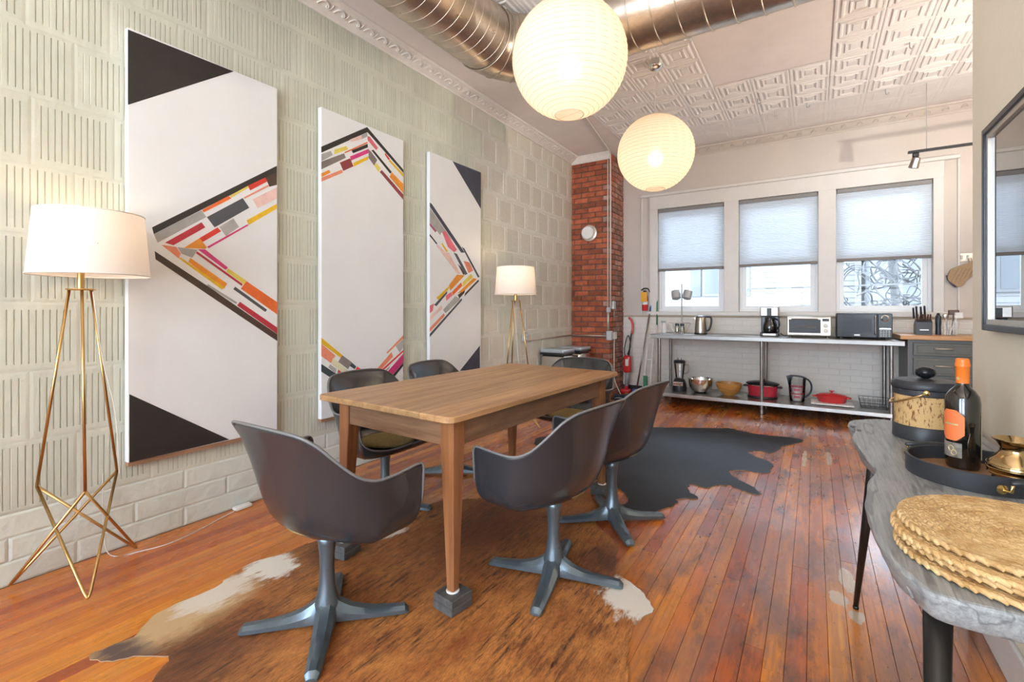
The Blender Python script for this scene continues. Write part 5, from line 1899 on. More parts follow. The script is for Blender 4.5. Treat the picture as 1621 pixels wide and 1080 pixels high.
MB().lathe([(0.024, 0), (0.025, 0.01), (0.022, 0.08), (0.025, 0.13), (0.024, 0.19), (0.014, 0.205)], 16).obj('body', 'dark_navy', t, smooth=True)
MB().lathe([(0.012, 0.205), (0.015, 0.215), (0.008, 0.225)], 12).obj('cap', 'black_plastic', t, smooth=True)
t = thing('utensil_holder', 'wire utensil holder on the wooden worktop', 'utensil holder', (4.17, 6.46, WT))
MB().lathe([(0.044, 0.0), (0.045, 0.003)], 18).obj('base_disc', 'brushed', t)
for zz in (0.02, 0.05, 0.08, 0.11, 0.14):
    MB().tube([(0.045 * math.cos(a), 0.045 * math.sin(a), zz) for a in [2 * PI * q / 18 for q in range(18)]], 0.0016, 4, closed=True).obj('wire_ring', 'brushed', t)
for q in range(14):
    a = 2 * PI * q / 14
    MB().tube([(0.045 * math.cos(a), 0.045 * math.sin(a), 0.002), (0.045 * math.cos(a), 0.045 * math.sin(a), 0.142)], 0.0016, 4).obj('wire_rod', 'brushed', t)
u = thing('masher', 'steel masher standing in the utensil holder', 'utensil', (4.18, 6.46, WT + 0.006))
MB().tube([(0, 0, 0), (0.01, 0, 0.20)], 0.006, 6).obj('shaft', 'black_plastic', u)
MB().rbox(-0.03, 0.055, -0.012, 0.012, 0.20, 0.25, 0.008, 2).obj('head', 'knife_handle', u)
u = thing('whisk', 'white handled spatula leaning out of the utensil holder', 'utensil', (4.16, 6.45, WT + 0.006))
MB().tube([(0.0, 0, 0), (0.05, -0.01, 0.17)], 0.005, 6).obj('shaft', 'white_plastic', u)
MB().rbox(0.035, 0.10, -0.02, -0.008, 0.165, 0.225, 0.005, 1).obj('head', 'white_plastic', u)
u = thing('serving_spoon', 'pale serving spoon leaning left in the utensil holder', 'utensil', (4.155, 6.47, WT + 0.006))
MB().tube([(0.0, 0, 0), (-0.02, -0.01, 0.16)], 0.005, 6).obj('shaft', 'brushed', u)
MB().lathe([(0.004, 0.155), (0.022, 0.175), (0.024, 0.20), (0.01, 0.215)], 12, (-0.024, -0.012, 0), sy=0.3).obj('bowl', 'brushed', u, smooth=True)
# oven mitt on a hook plate
pm('mitt_cloth', (0.46, 0.33, 0.20), 0.85, col2=(0.38, 0.26, 0.15), vscale=40, bump=0.5, bscale=70)
pm('mitt_edge', (0.10, 0.095, 0.12), 0.8)
t = thing('hook_plate', 'pale switch plate with hooks on the wall right of the windows', 'hook plate', (4.36, FAR - 0.0005, 1.78))
MB().rbox(-0.06, 0.06, -0.012, 0.0, -0.045, 0.045, 0.003, 1).obj('plate', 'cream_metal', t)
for xx in (-0.03, 0.02):
    MB().rbox(xx - 0.008, xx + 0.008, -0.03, -0.012, -0.02, 0.02, 0.003, 1).obj('toggle', 'trim_white', t)
t = thing('oven_mitt', 'quilted tan oven mitt hanging from the wall', 'oven mitt', (4.30, FAR - 0.04, 1.47))
poly = [(-0.085, 0.075), (-0.07, 0.165), (-0.02, 0.205), (0.05, 0.235), (0.11, 0.24), (0.13, 0.12), (0.10, 0.10), (0.06, 0.06), (0.03, 0.0), (-0.01, -0.005), (-0.035, 0.02)]
pp = [(v.x, v.y) for v in smooth_path([(a, b, 0) for a, b in poly], 4, closed=True)]
MB().prism(pp, -0.018, 0.018, axis='y').obj('mitt_body', 'mitt_cloth', t)
cu_ = [(-0.088, 0.078), (-0.07, 0.06), (-0.03, 0.012), (-0.012, -0.008)]
MB().tube([(a, 0, b) for a, b in [(-0.086, 0.12), (-0.075, 0.075), (-0.045, 0.03), (-0.015, -0.004)]], 0.016, 8).obj('cuff_binding', 'mitt_edge', t, smooth='all')
for i in range(5):
    MB().tube([(-0.06 + 0.035 * i, -0.0185, 0.05 + 0.01 * i), (0.0 + 0.03 * i, -0.0185, 0.19)], 0.002, 4).obj('quilt_seam', 'knife_handle', t)
MB().tube([(0.09, 0.0, 0.235), (0.08, 0.0, 0.285), (0.10, 0.0, 0.30), (0.11, 0, 0.24)], 0.004, 5).obj('loop', 'mitt_cloth', t)

# ================================================================== CORNER: EXTINGUISHER, CLEANING TOOLS, BINS, CONDUIT
t = thing('fire_extinguisher', 'small red fire extinguisher with yellow tag on the far wall', 'extinguisher', (0.925, FAR - 0.055, 1.20))
MB().lathe([(0.035, 0), (0.042, 0.01), (0.042, 0.20), (0.03, 0.235), (0.016, 0.25), (0.016, 0.27)], 20).obj('cylinder', 'red_enamel', t, smooth=True)
MB().lathe([(0.0425, 0.09), (0.0425, 0.135)], 20, cap=False).obj('white_band', 'white_plastic', t, smooth=True)
pm('tag_yellow', (0.85, 0.42, 0.02), 0.5)
MB().rbox(-0.045, 0.045, -0.052, -0.044, 0.13, 0.27, 0.003, 1).obj('yellow_tag', 'tag_yellow', t)
MB().rbox(-0.02, 0.02, -0.02, 0.02, 0.27, 0.295, 0.004, 1).obj('valve', 'black_plastic', t)
MB().tube(smooth_path([(-0.05, -0.01, 0.30), (0.0, -0.01, 0.325), (0.05, -0.01, 0.315), (0.075, -0.01, 0.27)], 4), 0.009, 6).obj('lever', 'black_plastic', t, smooth='all')
MB().box(-0.03, 0.03, 0.042, 0.054, 0.05, 0.2).obj('wall_bracket', 'black_plastic', t)

t = thing('stick_vacuum', 'red stick vacuum leaning in the corner beside the brick column', 'vacuum', (0.70, 6.72, 0.0))
MB().rbox(-0.09, 0.05, -0.07, 0.05, 0.0005, 0.06, 0.02, 3).obj('floor_head', 'red_enamel', t, smooth=True)
MB().rbox(-0.03, 0.02, -0.05, -0.005, 0.055, 0.11, 0.01, 2).obj('neck', 'red_enamel', t)
MB().tube([(-0.005, -0.02, 0.10), (0.01, -0.01, 0.35)], 0.028, 10).obj('dust_tube', 'grey_plastic', t, smooth='all')
MB().rbox(-0.045, 0.065, -0.065, 0.02, 0.30, 0.55, 0.025, 3).obj('motor_body', 'red_enamel', t, smooth=True)
MB().rbox(-0.01, 0.035, -0.070, -0.06, 0.40, 0.50, 0.005, 1).obj('badge_plate', 'white_plastic', t)
MB().tube([(0.02, 0.0, 0.54), (0.05, 0.04, 0.90)], 0.011, 8).obj('handle_tube', 'black_plastic', t, smooth='all')
MB().tube(smooth_path([(-0.02, -0.02, 0.50), (-0.04, -0.01, 0.65), (0.0, 0.03, 0.84), (0.035, 0.03, 0.70), (0.0, 0.0, 0.56)], 5), 0.009, 6).obj('wound_cord', 'black_plastic', t, smooth='all')
MB().tube(smooth_path([(0.05, 0.04, 0.86), (0.062, 0.05, 0.96), (0.045, 0.06, 1.05), (0.0, 0.06, 1.10)], 5), 0.016, 8).obj('grip', 'red_enamel', t, smooth='all')
pm('blue_plastic', (0.04, 0.11, 0.35), 0.4)
pm('green_plastic', (0.03, 0.22, 0.10), 0.4)
pm('mop_cloth', (0.62, 0.62, 0.68), 0.9, col2=(0.30, 0.32, 0.48), vscale=60)
t = thing('floor_mop', 'flat mop with a long metal handle and blue grip leaning on the wall', 'mop', (0.86, 6.50, 0.0))
MB().tube([(0.03, 0.03, 0.05), (0.135, 0.355, 1.21)], 0.0115, 8).obj('handle', 'brushed', t, smooth='all')
MB().tube([(0.135, 0.355, 1.20), (0.148, 0.373, 1.33)], 0.015, 8).obj('grip', 'blue_plastic', t, smooth='all')
MB().rbox(-0.02, 0.07, -0.01, 0.06, 0.02, 0.10, 0.01, 2).obj('swivel_joint', 'blue_plastic', t)
mo = MB().rbox(-0.11, 0.11, -0.05, 0.05, 0.0005, 0.022, 0.008, 2).obj('mop_pad', 'mop_cloth', t, smooth=True)
mo.location = (-0.02, -0.01, 0)
mo.rotation_euler = (0, 0, R(35))
t = thing('floor_broom', 'broom with a thin green and white handle behind the steel table end', 'broom', (1.12, 6.70, 0.0))
MB().tube([(0, 0, 0.14), (-0.02, 0.12, 1.0)], 0.010, 8).obj('handle', 'white_plastic', t, smooth='all')
MB().tube([(-0.02, 0.12, 0.99), (-0.028, 0.165, 1.36)], 0.011, 8).obj('green_grip', 'green_plastic', t, smooth='all')
MB().rbox(-0.10, 0.10, -0.02, 0.02, 0.11, 0.15, 0.008, 2).obj('broom_head', 'green_plastic', t)
for i in range(9):
    MB().prism([(-0.10 + i * 0.0225, 0.11), (-0.08 + i * 0.0225, 0.11), (-0.085 + i * 0.026, 0.0005), (-0.115 + i * 0.026, 0.0005)], -0.022, 0.022, axis='y').obj('bristle_tuft', 'grey_plastic', t)
t = thing('folded_ironing_board', 'folded white slatted board leaning upright at the left table end', 'board', (1.02, 6.40, 0.0))
for xx in (0.0, 0.085):
    MB().tube([(xx, -0.01, 0.012), (xx + 0.03, 0.16, 0.84)], 0.013, 8).obj('rail', 'white_plastic', t, smooth='all')
for i in range(4):
    u = 0.08 + 0.27 * i
    MB().tube([(0.03 * u, 0.17 * u - 0.008, 0.012 + 0.83 * u), (0.085 + 0.03 * u, 0.17 * u - 0.008, 0.012 + 0.83 * u)], 0.009, 6).obj('rung', 'white_plastic', t)
MB().rbox(0.02, 0.075, -0.035, -0.005, 0.10, 0.32, 0.006, 2).obj('hinge_plate', 'green_plastic', t)
t = thing('dustpan', 'flat black dustpan on the floor beside the brick column', 'dustpan', (0.80, 6.20, 0.0))
MB().rbox(-0.15, 0.13, -0.10, 0.10, 0.0005, 0.012, 0.005, 1).obj('pan', 'dark_navy', t)
MB().rbox(-0.15, 0.13, 0.085, 0.10, 0.012, 0.05, 0.004, 1).obj('back_lip', 'dark_navy', t)
MB().tube([(0.0, 0.10, 0.03), (0.02, 0.20, 0.04)], 0.012, 8).obj('handle', 'dark_navy', t, smooth='all')
t = thing('hand_brush', 'brown bristle hand brush lying by the red vacuum', 'brush', (0.84, 6.42, 0.0))
MB().rbox(-0.08, 0.08, -0.022, 0.022, 0.03, 0.05, 0.006, 2).obj('back', 'leg_wood', t)
for i in range(6):
    MB().box(-0.078 + i * 0.027, -0.056 + i * 0.027, -0.02, 0.02, 0.0005, 0.03).obj('bristle_tuft', 'raw_wood', t)

pm('bin_steel', (0.66, 0.63, 0.60), 0.22, 1.0, var=0.1, vscale=3)
pm('bin_lid', (0.50, 0.57, 0.64), 0.25, 0.4)
for k, (xx, yy, lab) in enumerate(((0.20, 5.47, 'brushed steel step bin against the block wall, nearer of the two'), (0.22, 5.95, 'brushed steel step bin in the corner by the brick column'))):
    t = thing('trash_bin', lab, 'trash bin', (xx, yy, 0), group='steel bins')
    MB().rbox(-0.17, 0.17, -0.17, 0.17, 0.03, 0.60, 0.05, 4).obj('body', 'bin_steel', t, smooth=True)
    MB().rbox(-0.172, 0.172, -0.172, 0.172, 0.0005, 0.04, 0.015, 2).obj('base_ring', 'black_plastic', t)
    MB().rbox(-0.173, 0.173, -0.173, 0.173, 0.595, 0.625, 0.012, 2).obj('black_collar', 'black_plastic', t)
    MB().rbox(-0.168, 0.168, -0.168, 0.168, 0.618, 0.665, 0.018, 3).obj('lid', 'bin_lid', t, smooth=True)
    MB().rbox(0.05, 0.19, -0.205, -0.165, 0.01, 0.03, 0.006, 1).obj('pedal', 'black_plastic', t)
    t.scale = (1, 1, 1.075)

pm('conduit', (0.60, 0.57, 0.53), 0.35, 0.7)
pm('box_grey', (0.55, 0.56, 0.56), 0.4, 0.4)
pm('conduit_painted', (0.72, 0.66, 0.60), 0.45)
t = thing('electrical_conduit', 'metal conduit with junction boxes running along wall, column and ceiling', 'conduit')
MB().tube([(0.022, 4.96, 0.84), (0.022, COLY - 0.03, 0.845)], 0.010, 8).obj('wall_pipe', 'conduit', t, smooth='all')
MB().tube([(0.022, COLY - 0.03, 0.845), (COLX - 0.02, COLY - 0.03, 0.85)], 0.010, 8).obj('column_pipe', 'conduit', t, smooth='all')
MB().rbox(0.002, 0.045, 4.90, 4.98, 0.83, 0.94, 0.005, 1).obj('outlet_box', 'box_grey', t)
for zz in (0.865, 0.905):
    MB().rbox(0.045, 0.048, 4.925, 4.955, zz - 0.013, zz + 0.013, 0.001, 1).obj('socket', 'white_plastic', t)
MB().rbox(COLX - 0.03, COLX + 0.045, COLY - 0.055, COLY - 0.003, 0.79, 0.92, 0.005, 1).obj('corner_box', 'box_grey', t)
MB().rbox(COLX + 0.005, COLX + 0.05, COLY + 0.06, COLY + 0.16, 0.80, 0.90, 0.006, 1).obj('switch_box', 'white_plastic', t)
MB().rbox(COLX + 0.005, COLX + 0.05, COLY + 0.03, COLY + 0.12, 1.22, 1.34, 0.012, 2).obj('round_box', 'box_grey', t)
MB().rbox(COLX - 0.03, COLX + 0.02, COLY - 0.05, COLY - 0.003, 1.18, 1.25, 0.004, 1).obj('coupling_box', 'box_grey', t)
MB().tube([(COLX - 0.012, COLY - 0.03, 0.91), (COLX - 0.012, COLY - 0.03, 1.20)], 0.017, 8).obj('flex_pipe', 'conduit', t, smooth='all')
MB().tube([(COLX + 0.022, COLY - 0.025, 1.24), (COLX + 0.022, COLY - 0.025, 3.28), (COLX + 0.022, COLY - 0.03, 3.38), (COLX + 0.03, COLY - 0.10, CEIL - 0.014), (0.86, 4.6, CEIL - 0.014), (1.05, 3.4, CEIL - 0.014)], 0.010, 8).obj('riser_pipe', 'conduit_painted', t, smooth='all')
MB().tube([(COLX - 0.018, COLY - 0.02, 1.24), (COLX - 0.018, COLY - 0.02, 3.33)], 0.008, 8).obj('riser_pipe', 'conduit_painted', t, smooth='all')
MB().tube([(COLX + 0.03, COLY + 0.10, 1.20), (COLX + 0.03, COLY + 0.09, 1.12), (COLX + 0.03, COLY + 0.25, 1.12)], 0.006, 6).obj('lever_pipe', 'conduit', t, smooth='all')
tag(MB().tube(smooth_path([(COLX + 0.03, COLY + 0.10, 0.80), (COLX + 0.028, COLY + 0.10, 0.45), (COLX + 0.03, COLY + 0.12, 0.22), (COLX + 0.09, COLY + 0.14, 0.06), (COLX + 0.11, COLY + 0.16, 0.006)], 6), 0.006, 6).obj('appliance_cord', 'cord_white'),
    'white cord hanging from the switch box down the brick column', 'cord')
t = thing('alarm_siren', 'round white alarm sounder mounted on the brick column', 'alarm', (0.29, COLY - 0.003, 2.31))
b_ = MB().lathe([(0.115, 0), (0.115, 0.03), (0.10, 0.036)], 28).obj('back_plate', 'cream_metal', t, smooth=True)
b_.rotation_euler = (R(90), 0, 0)
b_ = MB().lathe([(0.088, 0.03), (0.092, 0.06), (0.092, 0.09), (0.080, 0.10)], 28).obj('sounder', 'white_plastic', t, smooth=True)
b_.rotation_euler = (R(90), 0, 0)

# ================================================================== TRACK LIGHT, CEILING HOOKS
t = thing('track_light', 'black track bar with one small spot hanging before the far windows', 'track light', (3.78, 6.06, 2.775))
MB().rbox(0.0, 1.49, -0.017, 0.017, -0.012, 0.012, 0.003, 1).obj('track_bar', 'black_plastic', t)
for xx in (0.142, 1.2):
    MB().tube([(xx, 0, 0.01), (xx, 0, CEIL - 2.775 + 0.002)], 0.0035, 6).obj('hanging_rod', 'grey_plastic', t)
MB().rbox(0.035, 0.085, -0.015, 0.015, -0.055, -0.012, 0.006, 1).obj('adapter', 'black_plastic', t)
hd = MB().lathe([(0.02, 0.05), (0.035, 0.04), (0.038, -0.02), (0.042, -0.05), (0.036, -0.058)], 18).obj('spot_head', 'brushed', t, smooth=True)
hd.location = (0.055, -0.01, -0.105)
hd.rotation_euler = (R(18), R(14), 0)
hk = [(1195, 0)]
for k, (xx, yy, lab) in enumerate(((2.50, 5.55, 'small wire hook in the ceiling above the middle window'), (2.93, 5.93, 'straight ceiling hook above the gap between the windows'), (2.62, 6.02, 'tiny ceiling hook close to the far moulding'),
                                   (3.66, 5.05, 'bent ceiling hook on the right near the partition'), (3.60, 6.0, 'tiny ceiling hook near the track light rod'))):
    o = MB().tube(smooth_path([(0, 0, 0.002), (0, 0, -0.04), (0.008, 0, -0.058), (0.022, 0, -0.055), (0.026, 0, -0.04)], 4), 0.004, 6).obj('ceiling_hook', 'grey_plastic', smooth='all')
    o.location = (xx, yy, CEIL)
    tag(o, lab, 'hook', 'ceiling hooks')

# ================================================================== FRAMED PICTURE ON THE PARTITION
pm('frame_dark', (0.045, 0.05, 0.06), 0.3, 0.6)
pm('mat_board', (0.70, 0.68, 0.62), 0.6, col2=(0.55, 0.56, 0.54), vscale=2.5)
pm('frame_inner', (0.55, 0.52, 0.46), 0.4, 0.5)
glass('picture_glass', (1, 1, 1), 0.5)
t = thing('framed_picture', 'large framed picture with a dark metal frame on the partition wall', 'picture', (RW, 1.87, 1.145))
FW, FH = 0.5, 0.725
for y0_, y1_, z0_, z1_ in ((-FW, -FW + 0.022, 0, FH), (FW - 0.022, FW, 0, FH), (-FW + .022, FW - .022, 0, 0.022), (-FW + .022, FW - .022, FH - 0.022, FH)):
    MB().rbox(-0.034, -0.001, y0_, y1_, z0_, z1_, 0.002, 1).obj('frame_bar', 'frame_dark', t)
holed(MB(), -FW + 0.022, FW - 0.022, 0.022, FH - 0.022, -0.026, -0.004, [(-FW + 0.04, FW - 0.04, 0.04, FH - 0.04)], axis='x').obj('inner_fillet', 'frame_inner', t)
MB().box(-0.012, -0.003, -FW + 0.036, FW - 0.036, 0.036, FH - 0.036).obj('print', 'mat_board', t)
MB().box(-0.017, -0.0155, -FW + 0.03, FW - 0.03, 0.03, FH - 0.03).obj('pane', 'picture_glass', t)

# ================================================================== LIVE-EDGE CONSOLE AND WHAT STANDS ON IT
def slab_material():
    m = bpy.data.materials.new('driftwood')
    nt, p, N, L = _nodes(m)
    geo = N.new('ShaderNodeNewGeometry')
    mp = N.new('ShaderNodeMapping')
    mp.inputs['Scale'].default_value = (9, 1.1, 9)
    L.new(geo.outputs['Position'], mp.inputs[0])
    mpf = N.new('ShaderNodeMapping')
    mpf.inputs['Scale'].default_value = (16, 0.9, 16)
    L.new(geo.outputs['Position'], mpf.inputs[0])
    nz = N.new('ShaderNodeTexNoise')
    nz.inputs['Scale'].default_value = 1.2
    nz.inputs['Detail'].default_value = 4
    L.new(mp.outputs[0], nz.inputs['Vector'])
    wv = N.new('ShaderNodeTexNoise')
    wv.inputs['Scale'].default_value = 6.0
    wv.inputs['Detail'].default_value = 6
    wv.inputs['Roughness'].default_value = 0.7
    wv.inputs['Distortion'].default_value = 0.6
    L.new(mpf.outputs[0], wv.inputs['Vector'])
    sn = N.new('ShaderNodeMath')
    sn.operation = 'MULTIPLY'
    sn.inputs[1].default_value = 34
    L.new(nz.outputs['Fac'], sn.inputs[0])
    s2 = N.new('ShaderNodeMath')
    s2.operation = 'SINE'
    L.new(sn.outputs[0], s2.inputs[0])
    s3 = N.new('ShaderNodeMapRange')
    s3.inputs['From Min'].default_value = 0.80
    s3.inputs['From Max'].default_value = 1.0
    L.new(s2.outputs[0], s3.inputs['Value'])
    rp = N.new('ShaderNodeValToRGB')
    e = rp.color_ramp.elements
    e[0].position, e[0].color = 0.30, (0.17, 0.185, 0.19, 1)
    e[1].position, e[1].color = 0.70, (0.42, 0.43, 0.42, 1)
    L.new(wv.outputs['Fac'], rp.inputs[0])
    mx = N.new('ShaderNodeMix')
    mx.data_type = 'RGBA'
    ml = N.new('ShaderNodeMath')
    ml.operation = 'MULTIPLY'
    ml.inputs[1].default_value = 0.6
    L.new(s3.outputs[0], ml.inputs[0])
    L.new(ml.outputs[0], mx.inputs['Factor'])
    L.new(rp.outputs[0], mx.inputs['A'])
    mx.inputs['B'].default_value = (0.10, 0.105, 0.11, 1)
    L.new(mx.outputs['Result'], p.inputs['Base Color'])
    p.inputs['Roughness'].default_value = 0.42
    bp = N.new('ShaderNodeBump')
    bp.inputs['Strength'].default_value = 0.12
    bp.inputs['Distance'].default_value = 0.002
    L.new(s2.outputs[0], bp.inputs['Height'])
    L.new(bp.outputs[0], p.inputs['Normal'])
    MATS['driftwood'] = m


slab_material()
pm('leg_black', (0.03, 0.027, 0.024), 0.35, 0.6)
t = thing('console_table', 'grey live edge console table on thin black legs against the partition', 'table')
CZ, CT = 0.75, 0.052
edge = [(3.52, 2.55), (3.40, 2.555), (3.30, 2.55), (3.225, 2.555), (3.15, 2.50), (3.12, 2.45), (3.108, 2.36), (3.128, 2.30), (3.114, 2.16), (3.121, 1.95), (3.142, 1.80), (3.14, 1.72), (3.113, 1.594), (3.099, 1.458), (3.095, 1.349), (3.102, 1.223),
        (3.116, 1.122), (3.135, 1.075), (3.155, 1.035), (3.205, 1.028), (3.264, 1.03), (3.38, 1.012), (3.52, 1.0)]
ed = [(v.x, v.y) for v in smooth_path([(a, b, 0) for a, b in edge], 4)]
rr = random.Random(4)
n_ = len(ed)
cxm, cym = 3.36, 1.78
rows = []
for z_, ins in ((CZ - CT, 0.020), (CZ - CT + 0.006, 0.012), (CZ - 0.026, 0.004), (CZ - 0.006, 0.0), (CZ - 0.0015, 0.003), (CZ, 0.008)):
    row_ = []
    for i, (a, b) in enumerate(ed):
        nx = 1 if a < 3.5 else 0
        dx_ = ins if (a < 3.5 and 1.08 < b < 2.48) else (ins * 0.5 if a < 3.5 else 0)
        dy_ = -ins if b > 2.44 else (ins if b < 1.09 else 0)
        wob = 0.002 * math.sin(i * 0.9 + z_ * 60) if 1.08 < b < 2.48 and a < 3.3 and z_ < CZ - 0.005 else 0
        row_.append((a + dx_ + wob, b + dy_, z_))
    rows.append(row_)
mb = MB()
mb.grid(rows, closed_u=True)
mb.add(rows[0], [tuple(reversed(range(n_)))])
mb.add(rows[-1], [tuple(range(n_))])
mb.obj('slab', 'driftwood', t, smooth=True)
for kx, ky, kz, sx_, sy_ in ((3.124, 2.335, 0.7515, 0.010, 0.016), (3.14, 2.27, 0.7515, 0.008, 0.02)):
    MB().lathe([(1, -0.002), (1, 0.0)], 10, (kx, ky, kz - 0.0005), sx=sx_, sy=sy_).obj('knot_hole', 'leg_black', t)
for (ax, ay), (bx, by) in (((3.185, 2.20), (3.136, 2.375)), ((3.46, 2.27), (3.497, 2.46)), ((3.175, 1.105), (3.152, 0.985)), ((3.46, 1.12), (3.49, 0.95))):
    lg = MB().tube([(ax, ay, CZ - CT + 0.012), (bx, by, 0.012)], [0.021, 0.009], 12).obj('leg', 'leg_black', t, smooth='all')
    MB().lathe([(0.010, 0.0005), (0.011, 0.008), (0.009, 0.014)], 10, (bx, by, 0)).obj('foot_cap', 'leg_black', lg)

# ice bucket
pm('bucket_black', (0.035, 0.038, 0.045), 0.42, var=0.15, vscale=20, bump=0.05, bscale=300)
pm('cork', (0.62, 0.40, 0.17), 0.75, col2=(0.22, 0.09, 0.03), vscale=120, stretch=(1, 1, 0.32), lo=0.55, hi=0.62, bump=0.25, bscale=90, detail=3)
pm('gold', (0.66, 0.47, 0.20), 0.22, 1.0)
t = thing('ice_bucket', 'round cork ice bucket with black lid and brass handle', 'ice bucket', (3.335, 2.265, CZ))
MB().lathe([(0.092, 0.0005), (0.095, 0.004), (0.095, 0.048), (0.092, 0.052)], 40).obj('base_band', 'bucket_black', t, smooth=True)
MB().lathe([(0.090, 0.05), (0.090, 0.165)], 40).obj('cork_wrap', 'cork', t, smooth=True)
MB().lathe([(0.092, 0.160), (0.096, 0.164), (0.096, 0.182)], 40).obj('top_band', 'bucket_black', t, smooth=True)
ld = MB().lathe([(0.097, 0.184), (0.099, 0.188), (0.098, 0.203), (0.09, 0.212), (0.05, 0.217), (0.01, 0.218)], 40).obj('lid', 'bucket_black', t, smooth=True)
MB().lathe([(0.008, 0.217), (0.012, 0.22), (0.026, 0.228), (0.031, 0.240), (0.027, 0.252), (0.012, 0.26), (0.002, 0.261)], 24).obj('lid_knob', 'black_gloss', ld, smooth='all')
hb = Vector((-0.072, -0.068, 0.172))
for s in (1, -1):
    pv = MB().lathe([(0.010, 0), (0.010, 0.006), (0.005, 0.009)], 14).obj('pivot', 'gold', t, smooth=True)
    pv.location = (-0.0115 * s, -0.0953 * s, 0.176)
    pv.rotation_euler = (R(90), 0, R(-7) + (0 if s > 0 else PI))
ang = [PI * q / 16 for q in range(17)]
ax1 = Vector((-0.12, -0.99, 0)).normalized()
ax2 = Vector((-0.88, 0.10, -0.46)).normalized()
MB().tube([tuple(ax1 * 0.104 * math.cos(a) + ax2 * 0.115 * math.sin(a) + Vector((0, 0, 0.176))) for a in ang], 0.0035, 8).obj('bail_handle', 'gold', t, smooth='all')

# round tray
pm('tray_leather', (0.035, 0.037, 0.042), 0.4, bump=0.05, bscale=200)
wood('tray_wood', (0.36, 0.20, 0.09), (0.24, 0.12, 0.05), (30, 4, 30))
t = thing('round_tray', 'round dark tray with brass fittings on the console table', 'tray', (3.372, 1.805, CZ))
RT = 0.152
MB().lathe([(RT, 0.0005), (RT, 0.048), (RT - 0.003, 0.050), (RT - 0.007, 0.048), (RT - 0.007, 0.009), (0.001, 0.009)], 56, cap=False).obj('tray_wall', 'tray_leather', t, smooth=True)
MB().lathe([(RT - 0.008, 0.004), (RT - 0.008, 0.010)], 48).obj('tray_floor', 'tray_wood', t)
for s in (-1, 1):
    a = R(-62) if s < 0 else R(118)
    nrm = Vector((math.cos(a), math.sin(a), 0))
    tan = Vector((-nrm.y, nrm.x, 0))
    h0 = nrm * (RT + 0.003)
    for e_ in (-1, 1):
        q = h0 + tan * e_ * 0.058
        fb = MB().lathe([(0.012, 0), (0.012, 0.004), (0.006, 0.006)], 14).obj('brass_plate', 'gold', t, smooth=True)
        fb.location = nrm * RT + tan * e_ * 0.068 + Vector((0, 0, 0.024))
        fb.rotation_euler = (R(90), 0, a + R(90))
        MB().tube([tuple(h0 + tan * e_ * 0.068 + Vector((0, 0, 0.022))), tuple(q + nrm * 0.012 + Vector((0, 0, 0.022))), tuple(q + nrm * 0.016 + Vector((0, 0, 0.046)))], 0.004, 6).obj('brass_post', 'gold', t, smooth='all')
    MB().tube([tuple(h0 + nrm * 0.016 + tan * u * 0.062 + Vector((0, 0, 0.045))) for u in (-1, -0.5, 0, 0.5, 1)], [0.005, 0.008, 0.009, 0.008, 0.005], 10).obj('bar_handle', 'tray_leather', t, smooth='all')

# wine bottle
pm('bottle_glass', (0.008, 0.007, 0.006), 0.06, coat=0.6, spec=0.7)
pm('capsule_orange', (0.83, 0.20, 0.025), 0.35)
pm('label_orange', (0.82, 0.20, 0.06), 0.55)
pm('label_lower', (0.30, 0.27, 0.23), 0.5, col2=(0.10, 0.09, 0.08), vscale=40)
pm('label_back', (0.66, 0.58, 0.42), 0.6)
pm('print_gold', (0.75, 0.58, 0.30), 0.4, 0.5)
t = thing('wine_bottle', 'dark wine bottle with orange capsule and orange label on the tray', 'bottle', (3.356, 1.862, CZ + 0.0105), R(9))
MB().lathe([(0.030, 0.0005), (0.036, 0.003), (0.0385, 0.012), (0.0395, 0.19), (0.037, 0.208), (0.028, 0.224), (0.0165, 0.236), (0.0145, 0.25), (0.0142, 0.30)], 36).obj('glass_body', 'bottle_glass', t, smooth=True)
cp = MB().lathe([(0.0150, 0.243), (0.0152, 0.246), (0.0156, 0.292), (0.0172, 0.294), (0.0172, 0.302), (0.0158, 0.304), (0.0156, 0.314), (0.013, 0.317)], 28).obj('capsule', 'capsule_orange', t, smooth=True)


def bent_label(a0, a1, z0_, z1_, r_, mat, name, cut=0.0, parent=t):
    rows = []
    m_ = 12
    for j in range(2):
        pass
    lo, hi = [], []
    for i in range(m_ + 1):
        a = a0 + (a1 - a0) * i / m_
        u = abs(2 * i / m_ - 1)
        c = cut * max(0, (u - 0.45) / 0.55)
        lo.append((r_ * math.cos(a), r_ * math.sin(a), z0_ + c))
        hi.append((r_ * math.cos(a), r_ * math.sin(a), z1_ - c))
    return MB().grid([lo, hi]).obj(name, mat, parent, smooth='all')


FA = R(-150)   # label faces the room
bent_label(FA - R(46), FA + R(46), 0.082, 0.170, 0.0400, 'label_orange', 'main_label', 0.018)
bent_label(FA - R(40), FA + R(38), 0.034, 0.076, 0.0398, 'label_lower', 'lower_label')
bent_label(FA + R(112), FA + R(175), 0.03, 0.165, 0.0400, 'label_back', 'back_label')
bent_label(FA - R(28), FA + R(26), 0.126, 0.131, 0.0403, 'print_gold', 'gold_script_line')
em = bent_label(FA - R(16), FA + R(16), 0.254, 0.264, 0.0163, 'print_gold', 'capsule_emblem', 0.004, cp)
for q in range(2):
    c = FA + R(2 + 10 * q)
    rg = [((0.0402) * math.cos(c + 0.16 * math.cos(b)), 0.0402 * math.sin(c + 0.16 * math.cos(b)), 0.059 - 0.011 * q + 0.0075 * math.sin(b)) for b in [2 * PI * i / 16 for i in range(16)]]
    MB().tube(rg, 0.0011, 4, closed=True).obj('medal_ring', 'print_gold', t)

